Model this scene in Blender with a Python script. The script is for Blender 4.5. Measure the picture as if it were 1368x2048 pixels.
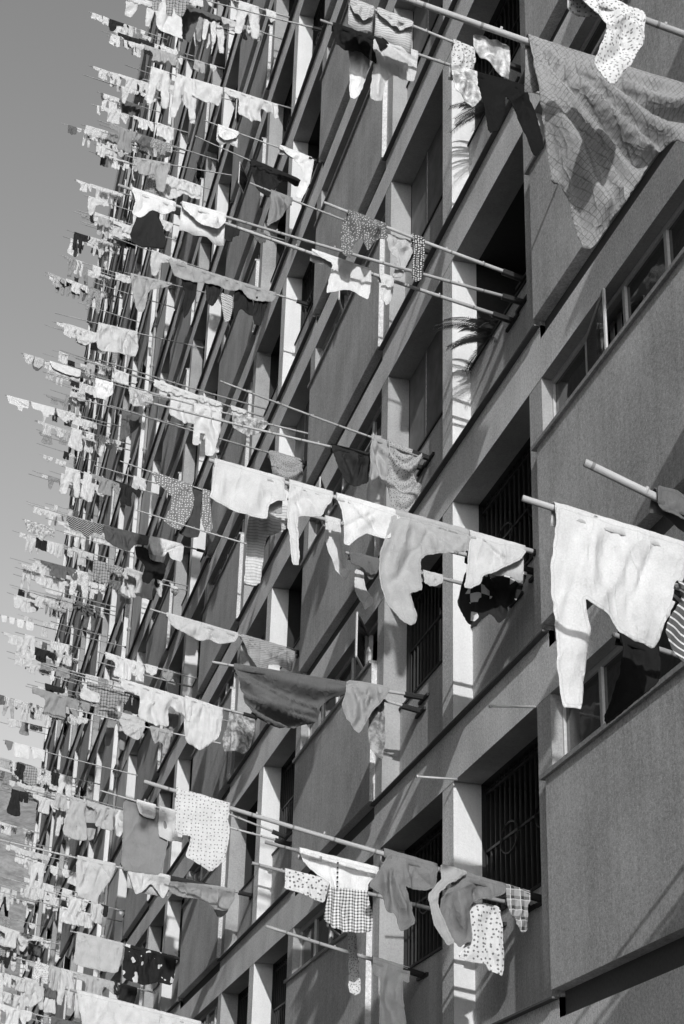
import bpy, bmesh, math, random
from mathutils import Vector, Matrix, noise
from mathutils.geometry import delaunay_2d_cdt

for o in list(bpy.data.objects): bpy.data.objects.remove(o, do_unlink=True)
scene = bpy.context.scene
col = scene.collection
R = math.radians

# ------------------------------------------------------------ camera
S = 4.35                       # metres per survey unit; the street facade is the plane x = 0, outside is -x
cam_d = bpy.data.cameras.new('camera'); cam = bpy.data.objects.new('camera', cam_d); col.objects.link(cam)
cam_d.sensor_fit = 'VERTICAL'; cam_d.sensor_height = 36; cam_d.lens = 3380 / 2048 * 36
cam_d.clip_start = .1; cam_d.clip_end = 4000
CR = Matrix(((0.96996, -0.127183, -0.207367), (-0.241867, -0.413018, -0.878019), (0.026023, 0.901798, -0.431373)))
CP = Vector((-S, 0, 1.6))
cam.matrix_world = Matrix.Translation(CP) @ CR.to_4x4()
scene.camera = cam

def px(p):                      # where a world point lands in the frame (0..1368, 0..2048), used only to leave out unseen repeats
    q = CR.transposed() @ (Vector(p) - CP)
    if q.z > -.2: return None
    return 684 + 3380 * q.x / -q.z, 1024 - 3380 * q.y / -q.z, -q.z

# ------------------------------------------------------------ world and sun
SUN = Vector((-1.05, -6.2, 2.1)).normalized()       # towards the sun
w = bpy.data.worlds.new('World'); scene.world = w; w.use_nodes = True
nt = w.node_tree; nt.nodes.clear()
sky = nt.nodes.new('ShaderNodeTexSky'); sky.sky_type = 'NISHITA'; sky.sun_disc = False
sky.sun_elevation = math.asin(SUN.z); sky.sun_rotation = math.atan2(SUN.x, SUN.y)
sky.air_density = 1.0; sky.dust_density = 1.2; sky.ozone_density = 1.0
bw = nt.nodes.new('ShaderNodeRGBToBW'); bg = nt.nodes.new('ShaderNodeBackground'); wo = nt.nodes.new('ShaderNodeOutputWorld')
bg.inputs[1].default_value = .15
nt.links.new(sky.outputs[0], bw.inputs[0]); nt.links.new(bw.outputs[0], bg.inputs[0]); nt.links.new(bg.outputs[0], wo.inputs[0])
sd = bpy.data.lights.new('sun', 'SUN'); sd.energy = 2.6; sd.angle = R(.55); sd.color = (1, 1, 1)
so = bpy.data.objects.new('sun', sd); col.objects.link(so); so.rotation_euler = SUN.to_track_quat('Z', 'Y').to_euler()
scene.view_settings.view_transform = 'Standard'; scene.view_settings.look = 'None'
scene.view_settings.exposure = 0.24; scene.view_settings.gamma = 1
scene.render.engine = 'CYCLES'
scene.cycles.max_bounces = 8; scene.cycles.diffuse_bounces = 4

# ------------------------------------------------------------ tags and mesh helpers
def tag(o, label=None, cat=None, group=None, kind=None):
    if label: o['label'] = label
    if cat: o['category'] = cat
    if group: o['group'] = group
    if kind: o['kind'] = kind
    return o

def empty(name, loc=(0, 0, 0)):
    o = bpy.data.objects.new(name, None); col.objects.link(o); o.location = loc; o.empty_display_size = .2; return o

def link_mesh(name, me, parent=None, loc=(0, 0, 0)):
    o = bpy.data.objects.new(name, me); col.objects.link(o); o.location = loc
    if parent: o.parent = parent
    return o

class MB:
    def __init__(s): s.v = []; s.f = []; s.m = []
    def box(s, x0, x1, y0, y1, z0, z1, mi=0, fm=None):
        b = len(s.v)
        s.v += [(x, y, z) for x in (x0, x1) for y in (y0, y1) for z in (z0, z1)]
        F = [(0, 1, 3, 2), (4, 6, 7, 5), (0, 4, 5, 1), (2, 3, 7, 6), (0, 2, 6, 4), (1, 5, 7, 3)]  # -x +x -y +y -z +z
        for i, f in enumerate(F):
            s.f.append(tuple(b + k for k in f)); s.m.append(fm[i] if fm and i in fm else mi)
    def tube(s, a, b, r, n=8, mi=0, r2=None, caps=True):
        a = Vector(a); b = Vector(b); d = (b - a).normalized(); r2 = r if r2 is None else r2
        t = Vector((0, 0, 1)) if abs(d.z) < .9 else Vector((1, 0, 0)); e = d.cross(t).normalized(); g = d.cross(e)
        k = len(s.v)
        for c, rr in ((a, r), (b, r2)):
            for i in range(n):
                an = 2 * math.pi * i / n; s.v.append(tuple(c + (e * math.cos(an) + g * math.sin(an)) * rr))
        for i in range(n):
            j = (i + 1) % n; s.f.append((k + i, k + j, k + n + j, k + n + i)); s.m.append(mi)
        if caps:
            s.f.append(tuple(k + i for i in range(n))[::-1]); s.m.append(mi)
            s.f.append(tuple(k + n + i for i in range(n))); s.m.append(mi)
    def path(s, pts, r, n=6, mi=0):
        for a, b in zip(pts, pts[1:]): s.tube(a, b, r, n, mi)
    def mesh(s, name, mats, smooth=False):
        me = bpy.data.meshes.new(name); me.from_pydata(s.v, [], s.f)
        for m in mats: me.materials.append(m)
        me.polygons.foreach_set('material_index', s.m)
        if smooth: me.polygons.foreach_set('use_smooth', [True] * len(s.f))
        bm = bmesh.new(); bm.from_mesh(me); bmesh.ops.recalc_face_normals(bm, faces=bm.faces); bm.to_mesh(me); bm.free()
        me.update(); return me
    def build(s, name, mats, parent=None, loc=(0, 0, 0), smooth=False):
        return link_mesh(name, s.mesh(name, mats if isinstance(mats, (list, tuple)) else [mats], smooth), parent, loc)

# ------------------------------------------------------------ materials (all neutral: black and white film)
def g(v): return (v, v, v, 1)
class NT:
    def __init__(s, name):
        s.mat = bpy.data.materials.new(name); s.mat.use_nodes = True; s.t = s.mat.node_tree
        s.b = s.t.nodes['Principled BSDF']; s.b.inputs['Roughness'].default_value = .9
        s.b.inputs['Specular IOR Level'].default_value = .2
        s.tc = s.t.nodes.new('ShaderNodeTexCoord')
    def n(s, ty, **k):
        x = s.t.nodes.new(ty)
        for a, b in k.items(): setattr(x, a, b)
        return x
    def l(s, a, b): s.t.links.new(a, b)
    def math(s, op, a, b=None, c=None):
        x = s.n('ShaderNodeMath', operation=op)
        for i, q in enumerate((a, b, c)):
            if q is None: continue
            if isinstance(q, (int, float)): x.inputs[i].default_value = q
            else: s.l(q, x.inputs[i])
        return x.outputs[0]
    def mapping(s, scale=(1, 1, 1), rot=(0, 0, 0), out='Object'):
        m = s.n('ShaderNodeMapping'); m.inputs['Scale'].default_value = scale; m.inputs['Rotation'].default_value = rot
        s.l(s.tc.outputs[out], m.inputs[0]); return m.outputs[0]
    def noise(s, vec, sc, det=4, rough=.55):
        x = s.n('ShaderNodeTexNoise'); x.inputs['Scale'].default_value = sc; x.inputs['Detail'].default_value = det
        x.inputs['Roughness'].default_value = rough
        s.l(vec, x.inputs['Vector']); return x.outputs['Fac']
    def rng(s, v, a, b, c, d):
        x = s.n('ShaderNodeMapRange'); s.l(v, x.inputs[0])
        for i, q in enumerate((a, b, c, d)): x.inputs[i + 1].default_value = q
        return x.outputs[0]
    def mix(s, f, a, b):
        x = s.n('ShaderNodeMix', data_type='FLOAT')
        for i, q in ((0, f), (2, a), (3, b)):
            if isinstance(q, (int, float)): x.inputs[i].default_value = q
            else: s.l(q, x.inputs[i])
        return x.outputs[0]
    def color(s, v):
        c = s.n('ShaderNodeCombineColor')
        for i in range(3): s.l(v, c.inputs[i])
        s.l(c.outputs[0], s.b.inputs['Base Color'])
    def bump(s, h, st, d):
        x = s.n('ShaderNodeBump'); x.inputs['Strength'].default_value = st; x.inputs['Distance'].default_value = d
        s.l(h, x.inputs['Height']); s.l(x.outputs[0], s.b.inputs['Normal'])

def wall_mat(name, base, streak=.12, grain=.24, blotch=.20):
    k = NT(name); v = k.mapping()
    gr = k.noise(v, 42, 3, .75); fine = k.noise(v, 120, 2, .7); bl = k.noise(v, 1.3, 5); st = k.noise(k.mapping((7, 7, .3)), 2.0, 5, .65)
    a = k.math('ADD', k.rng(gr, .3, .7, -grain * 1.15, grain * 1.15), k.rng(fine, .3, .7, -grain, grain))
    a = k.math('ADD', a, k.rng(bl, .25, .75, -blotch, blotch))
    a = k.math('ADD', a, k.rng(st, .35, .75, streak * .4, -streak))
    f = k.math('MULTIPLY', k.math('ADD', a, 1.0), base); k.color(f)
    k.bump(k.math('ADD', gr, fine), .35, .006); return k.mat

def plain_mat(name, v, rough=.6, metal=0, grain=.1, sc=40):
    k = NT(name); n = k.noise(k.mapping(), sc, 3); k.color(k.math('MULTIPLY', k.rng(n, .3, .7, 1 - grain, 1 + grain), v))
    k.b.inputs['Roughness'].default_value = rough; k.b.inputs['Metallic'].default_value = metal; return k.mat

M = {}
M['band'] = wall_mat('cream_band_paint', .84, .08)
M['panel'] = wall_mat('grey_panel_paint', .56, .14)
M['parapet'] = wall_mat('parapet_paint', .56, .16)
M['white'] = wall_mat('white_fin_paint', .66, .06, .05, .06)
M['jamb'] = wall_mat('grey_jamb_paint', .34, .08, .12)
M['stairwall'] = wall_mat('pale_stair_wall_paint', .76, .22, .06, .12)
M['dark'] = plain_mat('room_plaster_with_shade', .035, .95)  # darkness of the unlit rooms painted in as a near-black tone
M['sill'] = wall_mat('sill_concrete', .34, .1)
M['stain_shade'] = plain_mat('weathered_mortar_and_shade', .12, .9)  # weathering on the lips; under the panels it paints in the shade
M['iron'] = plain_mat('black_iron', .03, .5)
M['steel'] = plain_mat('galvanised_frame', .5, .5, .1)
M['curtain'] = plain_mat('curtain_fabric', .45, .9, 0, .3, 9)
M['board'] = plain_mat('painted_board', .22, .8, 0, .2, 5)
gl = NT('window_glass'); gl.b.inputs['Base Color'].default_value = g(.03); gl.b.inputs['Roughness'].default_value = .06
gl.b.inputs['Specular IOR Level'].default_value = .8
gl.bump(gl.noise(gl.mapping(), 3, 2), .15, .03); M['glass'] = gl.mat

def bamboo():
    k = NT('bamboo_pole'); n = k.noise(k.mapping((60, 60, 4)), 1, 3); o = k.n('ShaderNodeObjectInfo')
    sx = k.n('ShaderNodeSeparateXYZ'); k.l(k.tc.outputs['Object'], sx.inputs[0])
    seg = k.math('FRACT', k.math('MULTIPLY', sx.outputs[2], 3.1)); ring = k.math('LESS_THAN', seg, .045)
    b = k.mix(o.outputs['Random'], .26, .50)
    v = k.math('MULTIPLY', b, k.rng(n, .3, .7, .8, 1.15)); k.color(k.math('MULTIPLY', v, k.math('SUBTRACT', 1, k.math('MULTIPLY', ring, .5))))
    k.b.inputs['Roughness'].default_value = .55; return k.mat
M['bamboo'] = bamboo()

_cm = {}
def cloth(pat, alb):
    key = (pat, round(alb, 3))
    if key in _cm: return _cm[key]
    k = NT('cloth_%s' % pat); sx = k.n('ShaderNodeSeparateXYZ'); k.l(k.tc.outputs['Object'], sx.inputs[0]); X, Z = sx.outputs[0], sx.outputs[2]
    base = k.math('MULTIPLY', k.rng(k.noise(k.mapping(), 7, 4), .3, .7, .90, 1.06), alb)
    weave = k.noise(k.mapping(), 120, 2)
    flat = k.n('ShaderNodeCombineXYZ'); k.l(X, flat.inputs[0]); k.l(Z, flat.inputs[1])
    def vor(sc, rnd=1.):
        v = k.n('ShaderNodeTexVoronoi', voronoi_dimensions='2D'); v.inputs['Scale'].default_value = sc; v.inputs['Randomness'].default_value = rnd
        k.l(flat.outputs[0], v.inputs['Vector']); return v.outputs['Distance']
    def fr(c, s, th): return k.math('LESS_THAN', k.math('FRACT', k.math('MULTIPLY', c, s)), th)
    D = X; out = base
    if pat == 'dots': out = k.mix(k.math('LESS_THAN', vor(20, .55), .21), base, .75)
    elif pat == 'dots_fine': out = k.mix(k.math('LESS_THAN', vor(42, .4), .30), base, .6)
    elif pat == 'dots_tiny': out = k.mix(k.math('LESS_THAN', vor(34, .45), .17), base, alb * .35)
    elif pat == 'stripe': out = k.mix(fr(k.math('ADD', Z, k.math('MULTIPLY', X, .5)), 26, .25), base, .6 if alb < .3 else .08)
    elif pat == 'stripe_pale': out = k.mix(fr(Z, 38, .28), base, alb * .62)
    elif pat == 'hatch':
        a = fr(k.math('ADD', X, k.math('MULTIPLY', Z, .8)), 34, .16); b = fr(k.math('SUBTRACT', X, k.math('MULTIPLY', Z, .8)), 34, .16)
        out = k.mix(k.math('MULTIPLY', k.math('MAXIMUM', a, b), k.rng(k.noise(k.mapping(), 12, 2), .35, .6, .35, 1)), base, alb * .55)
    elif pat == 'gingham':
        a = fr(X, 42, .45); b = fr(Z, 42, .45); out = k.mix(k.math('MULTIPLY', k.math('ADD', a, b), .5), .72, .06)
    elif pat == 'plaid':
        a = fr(X, 13, .4); b = fr(Z, 13, .4); c = k.math('MAXIMUM', fr(X, 13, .06), fr(Z, 13, .06))
        out = k.mix(c, k.mix(k.math('MULTIPLY', k.math('ADD', a, b), .5), .32, .05), .6)
    elif pat == 'squares':
        c = k.n('ShaderNodeTexChecker'); c.inputs['Scale'].default_value = 12; k.l(flat.outputs[0], c.inputs[0])
        out = k.mix(k.math('MULTIPLY', c.outputs['Fac'], k.math('GREATER_THAN', k.noise(k.mapping(), 5, 1), .52)), base, .7)
    elif pat == 'floral':
        v = vor(26, .75); nn = k.noise(k.mapping(), 75, 2)
        out = k.mix(k.math('LESS_THAN', k.math('ADD', v, k.math('MULTIPLY', nn, .34)), .38), base, .16)
    elif pat == 'floral_fine':
        v = vor(48, .9); nn = k.noise(k.mapping(), 110, 2)
        out = k.mix(k.math('LESS_THAN', k.math('ADD', v, k.math('MULTIPLY', nn, .4)), .42), base, alb * .35 if alb > .3 else .5)
    elif pat == 'blotch': out = k.math('MULTIPLY', base, k.rng(k.noise(k.mapping(), 16, 3), .4, .62, .45, 1.15))
    elif pat == 'patch': out = k.mix(k.math('GREATER_THAN', k.noise(k.mapping(), 7, 1), .62), base, .6)
    elif pat == 'band': out = k.mix(fr(Z, 2.2, .22), base, .04)
    ha = k.n('ShaderNodeAttribute', attribute_name='hem')
    hl = k.math('LESS_THAN', k.math('ABSOLUTE', k.math('SUBTRACT', ha.outputs['Fac'], .016)), .003)
    out = k.math('MULTIPLY', out, k.math('SUBTRACT', 1, k.math('MULTIPLY', hl, .12)))
    k.color(k.math('MULTIPLY', out, k.rng(weave, .3, .7, .93, 1.07)))
    nz = k.noise(k.mapping((1, 1, .4), (0, .5, 0)), 6, 3, .5)                     # thin crease ridges
    cr = k.math('POWER', k.math('SUBTRACT', 1, k.math('ABSOLUTE', k.math('SUBTRACT', k.math('MULTIPLY', nz, 2), 1))), 14)
    nz2 = k.noise(k.mapping((1, 1, .6), (0, -.7, 0)), 17, 2, .5)
    cr2 = k.math('POWER', k.math('SUBTRACT', 1, k.math('ABSOLUTE', k.math('SUBTRACT', k.math('MULTIPLY', nz2, 2), 1))), 14)
    hsum = k.math('ADD', k.math('MULTIPLY', weave, .10), k.math('ADD', k.math('MULTIPLY', cr, 1.0), k.math('MULTIPLY', cr2, .3)))
    k.bump(hsum, .38, .012)
    k.b.inputs['Roughness'].default_value = 1.; k.b.inputs['Specular IOR Level'].default_value = .02 if alb < .1 else .1
    _cm[key] = k.mat; return k.mat

# ------------------------------------------------------------ street, hillside
gm = wall_mat('street_asphalt_grey', .12, .02, .1, .2)
mb = MB(); mb.box(-900, 900, -600, 1800, -.3, 0); tag(mb.build('ground', gm), kind='structure')
hm = NT('hillside_scrub'); v = hm.mapping()
hn = hm.noise(v, .22, 8, .75); hn2 = hm.noise(v, .6, 3)
hm.color(hm.math('ADD', hm.rng(hn, .35, .62, .13, .27), hm.rng(hn2, .3, .7, -.015, .03)))
bm = bmesh.new(); NX, NY = 150, 110; gv = []
for j in range(NY + 1):
    for i in range(NX + 1):
        x = -330 + 660 * i / NX; y = 250 + 420 * j / NY; t = j / NY
        h = 196 * (t ** 1.1) * (1 - .0000035 * (x - 40) ** 2) + 14 * noise.noise(Vector((x * .012, y * .012, 1))) * t ** .5 + 3.5 * noise.noise(Vector((x * .09, y * .09, 2)))
        h += 2.2 * abs(noise.noise(Vector((x * .3, y * .3, 5))))
        gv.append(bm.verts.new((x, y, h - 3)))
for j in range(NY):
    for i in range(NX):
        a = j * (NX + 1) + i; bm.faces.new((gv[a], gv[a + 1], gv[a + NX + 2], gv[a + NX + 1])).smooth = True
me = bpy.data.meshes.new('hillside'); bm.to_mesh(me); bm.free(); me.materials.append(hm.mat)
tag(link_mesh('hillside', me), kind='structure')

# ------------------------------------------------------------ apartment block
# unseen slab block added across the street to cut sky light on this facade
ob = empty('unseen_shading_block', (-19, 0, 0)); tag(ob, 'plain concrete slab block added out of view to shade the facade', 'building')
m = MB(); m.box(-12, 0, -13, 260, 0, 74); m.build('wall', plain_mat('shading_block_concrete', .22), ob)
m = MB()
for k in range(23):
    for q in range(30): m.box(0, .05, -11 + q * 9, -5 + q * 9, 2.4 + k * 2.7, 4.0 + k * 2.7)
tag(m.build('window', plain_mat('shading_block_windows', .04, .3), ob), kind='stuff')
def U(v): return v * S
def Zk(k, d=0.): return (.992 + .632 * k + d) * S + 1.6      # d = height above the lintel line of storey k
YA, YB = U(-1.6), U(18.2)
KLO, KHI = -1, 15
AJ = [3.222 + 2.06 * j for j in range(-2, 8)]
block = empty('apartment_block', (0, 0, 0))
tag(block, 'tall concrete housing block with rows of grey balconies and panels under the laundry', 'building')

# floor bands (one per storey): lower beam flush with the fins, upper strip and lip only beside the balconies
for k in range(KLO, KHI + 1):
    m = MB(); z = Zk(k)
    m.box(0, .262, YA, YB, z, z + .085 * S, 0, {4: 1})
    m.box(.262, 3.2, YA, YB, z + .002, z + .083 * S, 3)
    for a in AJ:
        y0, y1 = U(a - .60), min(U(a + .59), YB)
        if abs(a - 9.402) < .1: y1 = U(10.12)
        if y0 >= YB: continue
        m.box(.002, .26, y0, y1, z + .085 * S, z + .115 * S, 0)
        m.box(-.052, .26, y0, y1, z + .115 * S, z + .1185 * S, 2)
    m.build('floor_band', [M['band'], M['jamb'], M['stain_shade'], M['dark']], block)
m = MB(); m.box(-.1, 4, YA - .2, YB + .2, Zk(KHI + 1), Zk(KHI + 1) + .9); m.build('roof_parapet', M['band'], block)
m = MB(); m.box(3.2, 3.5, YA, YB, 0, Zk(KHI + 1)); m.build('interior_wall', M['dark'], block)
m = MB(); m.box(.004, 8.6, YB, YB + .25, 0, Zk(KHI + 1)); m.build('end_wall', M['stairwall'], block)
ZT = Zk(KHI + 1)
for a in AJ:
    m = MB(); y0, y1 = U(a - .0375), U(a + .0375)
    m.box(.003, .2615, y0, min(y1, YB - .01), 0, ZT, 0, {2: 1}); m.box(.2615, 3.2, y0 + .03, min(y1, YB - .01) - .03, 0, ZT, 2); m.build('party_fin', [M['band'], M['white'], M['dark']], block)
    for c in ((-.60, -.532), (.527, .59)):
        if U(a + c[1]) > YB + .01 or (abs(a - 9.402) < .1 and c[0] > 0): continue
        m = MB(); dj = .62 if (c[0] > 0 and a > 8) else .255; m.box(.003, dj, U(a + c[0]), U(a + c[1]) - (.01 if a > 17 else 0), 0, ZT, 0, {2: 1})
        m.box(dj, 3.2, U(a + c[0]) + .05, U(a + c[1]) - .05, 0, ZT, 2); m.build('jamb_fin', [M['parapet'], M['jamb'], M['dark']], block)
# the stair bay: a pale wall and a proud thin white-edged rib running the full height
m = MB(); m.box(.02, .26, U(9.402 + .0375), U(10.12), 0, ZT, 0, {2: 0}); m.build('stair_wall', M['stairwall'], block)
m = MB(); m.box(-.09, .2, U(10.12), U(10.17), 0, ZT, 0, {2: 1}); m.build('stair_rib', [M['stairwall'], M['white']], block)
m = MB(); m.tube((-.05, U(9.86), 0), (-.05, U(9.86), ZT), .04, 8)
for k in range(KLO * 2, KHI * 2): m.tube((-.05, U(9.86), Zk(0) + k * .316 * S), (-.05, U(9.86), Zk(0) + k * .316 * S + .08), .06, 8)
m.build('drain_pipe', M['sill'], block, smooth=True)

rnd = random.Random(7)
hero_bases = []
POLES = {
 'A': (6.612, -0.130, 7.417, 2.828, 7.940, 0.022),
 'B': (5.916, -0.130, 7.086, 1.989, 7.486, 0.022),
 'C': (6.612, -0.130, 4.666, 1.936, 5.040, 0.022),
 'D': (5.655, -0.130, 3.982, 2.016, 4.740, 0.024),
 'C4': (7.482, -0.130, 4.544, 1.149, 4.789, 0.018),
 'C2': (6.090, -0.130, 4.150, 1.450, 4.450, 0.02),
 'E': (11.661, -0.130, 7.181, 2.674, 7.627, 0.021),
 'F': (12.106, -0.130, 7.244, 2.111, 7.532, 0.02),
 'F2': (12.615, -0.130, 7.221, 1.330, 7.426, 0.018),
 'Ga': (12.272, -0.130, 10.237, 1.701, 10.690, 0.019),
 'Gb': (12.286, -0.130, 9.992, 2.990, 10.436, 0.017),
 'Gc': (12.564, -0.130, 9.963, 3.530, 10.718, 0.019),
 'Gd': (15.225, -0.130, 12.459, 1.912, 12.970, 0.014),
 'H': (15.230, -0.130, 9.863, 2.101, 10.408, 0.014),
 'H2': (15.512, -0.130, 9.883, 2.833, 10.198, 0.016),
 'H3': (21.315, -0.130, 12.782, 2.763, 13.268, 0.015),
 'I': (12.136, -0.130, 4.547, 2.927, 5.152, 0.021),
 'J': (12.484, -0.130, 4.550, 1.929, 4.871, 0.018),
 'K': (13.180, -0.130, 4.553, 1.892, 4.875, 0.018),
 'L': (15.384, -0.130, 4.533, 1.322, 4.852, 0.02),
 'M': (15.395, -0.130, 7.245, 1.974, 7.363, 0.018),
 'M2': (15.500, -0.130, 7.142, 1.069, 7.357, 0.016),
 'O': (21.500, -0.130, 9.944, 1.933, 10.315, 0.016),
 'Q': (21.804, -0.130, 15.802, 2.079, 16.199, 0.015),
 'R': (21.363, -0.130, 18.199, 1.713, 18.599, 0.014),
 'R2': (21.874, -0.130, 18.077, 1.784, 18.666, 0.013),
 'T': (21.489, -0.130, 20.989, 2.092, 21.164, 0.015),
 'T2': (12.397, -0.130, 12.549, 1.780, 12.900, 0.017),
 'T3': (11.962, -0.130, 12.374, 1.639, 12.832, 0.016),
 'T4': (10.005, -0.130, 10.351, 1.055, 10.482, 0.018),
 'U': (24.183, -0.130, 7.152, 3.491, 7.629, 0.018),
 'U2': (21.900, -0.130, 7.455, 1.496, 7.954, 0.015),
 'V': (24.621, -0.130, 9.983, 1.546, 10.292, 0.014),
 'V2': (25.099, -0.130, 9.982, 1.153, 10.251, 0.014),
 'W': (31.008, -0.130, 15.559, 2.807, 15.953, 0.015),
 'X': (28.405, -0.130, 15.539, 1.941, 16.009, 0.014),
 'Y': (20.706, -0.130, 4.556, 2.603, 5.048, 0.02),
 'Z': (30.280, -0.130, 7.307, 1.891, 7.648, 0.016),
 'Z2': (21.663, -0.130, 7.296, 2.375, 7.764, 0.015),
 'Z3': (31.276, -0.130, 9.980, 1.956, 10.368, 0.015),
 'AA': (32.190, -0.130, 20.985, 3.327, 21.316, 0.014),
 'AB': (30.015, -0.130, 20.991, 2.063, 21.215, 0.014),
 'AH': (30.928, -0.130, 18.233, 2.765, 18.605, 0.014),
 'AI': (30.058, -0.130, 18.241, 2.555, 18.630, 0.015),
 'AJ': (20.488, -0.130, 12.795, 2.288, 13.100, 0.014),
 'AC': (26.361, -0.130, 10.052, 2.546, 10.405, 0.014),
 'AD': (31.363, -0.130, 9.981, 2.886, 10.419, 0.015),
 'AE': (30.928, -0.130, 29.251, 2.627, 29.563, 0.014),
 'AF': (30.406, -0.130, 26.490, 2.061, 26.637, 0.014),
 'AG': (29.536, -0.130, 23.779, 2.337, 23.804, 0.014),
 'BA': (51.982, -0.130, 29.281, 4.052, 29.895, 0.016),
 'BB': (34.800, -0.130, 21.010, 3.911, 21.702, 0.014),
 'BC': (44.022, -0.130, 18.225, 3.479, 18.760, 0.014),
 'BD': (37.932, -0.130, 12.804, 3.193, 13.359, 0.014),
 'BE': (43.848, -0.130, 20.986, 3.188, 21.628, 0.014),
 'S1': (11.728, -0.009, 5.915, 0.377, 5.881, 0.008),
 'S2': (13.751, -0.009, 5.909, 0.366, 5.899, 0.008),
}
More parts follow.
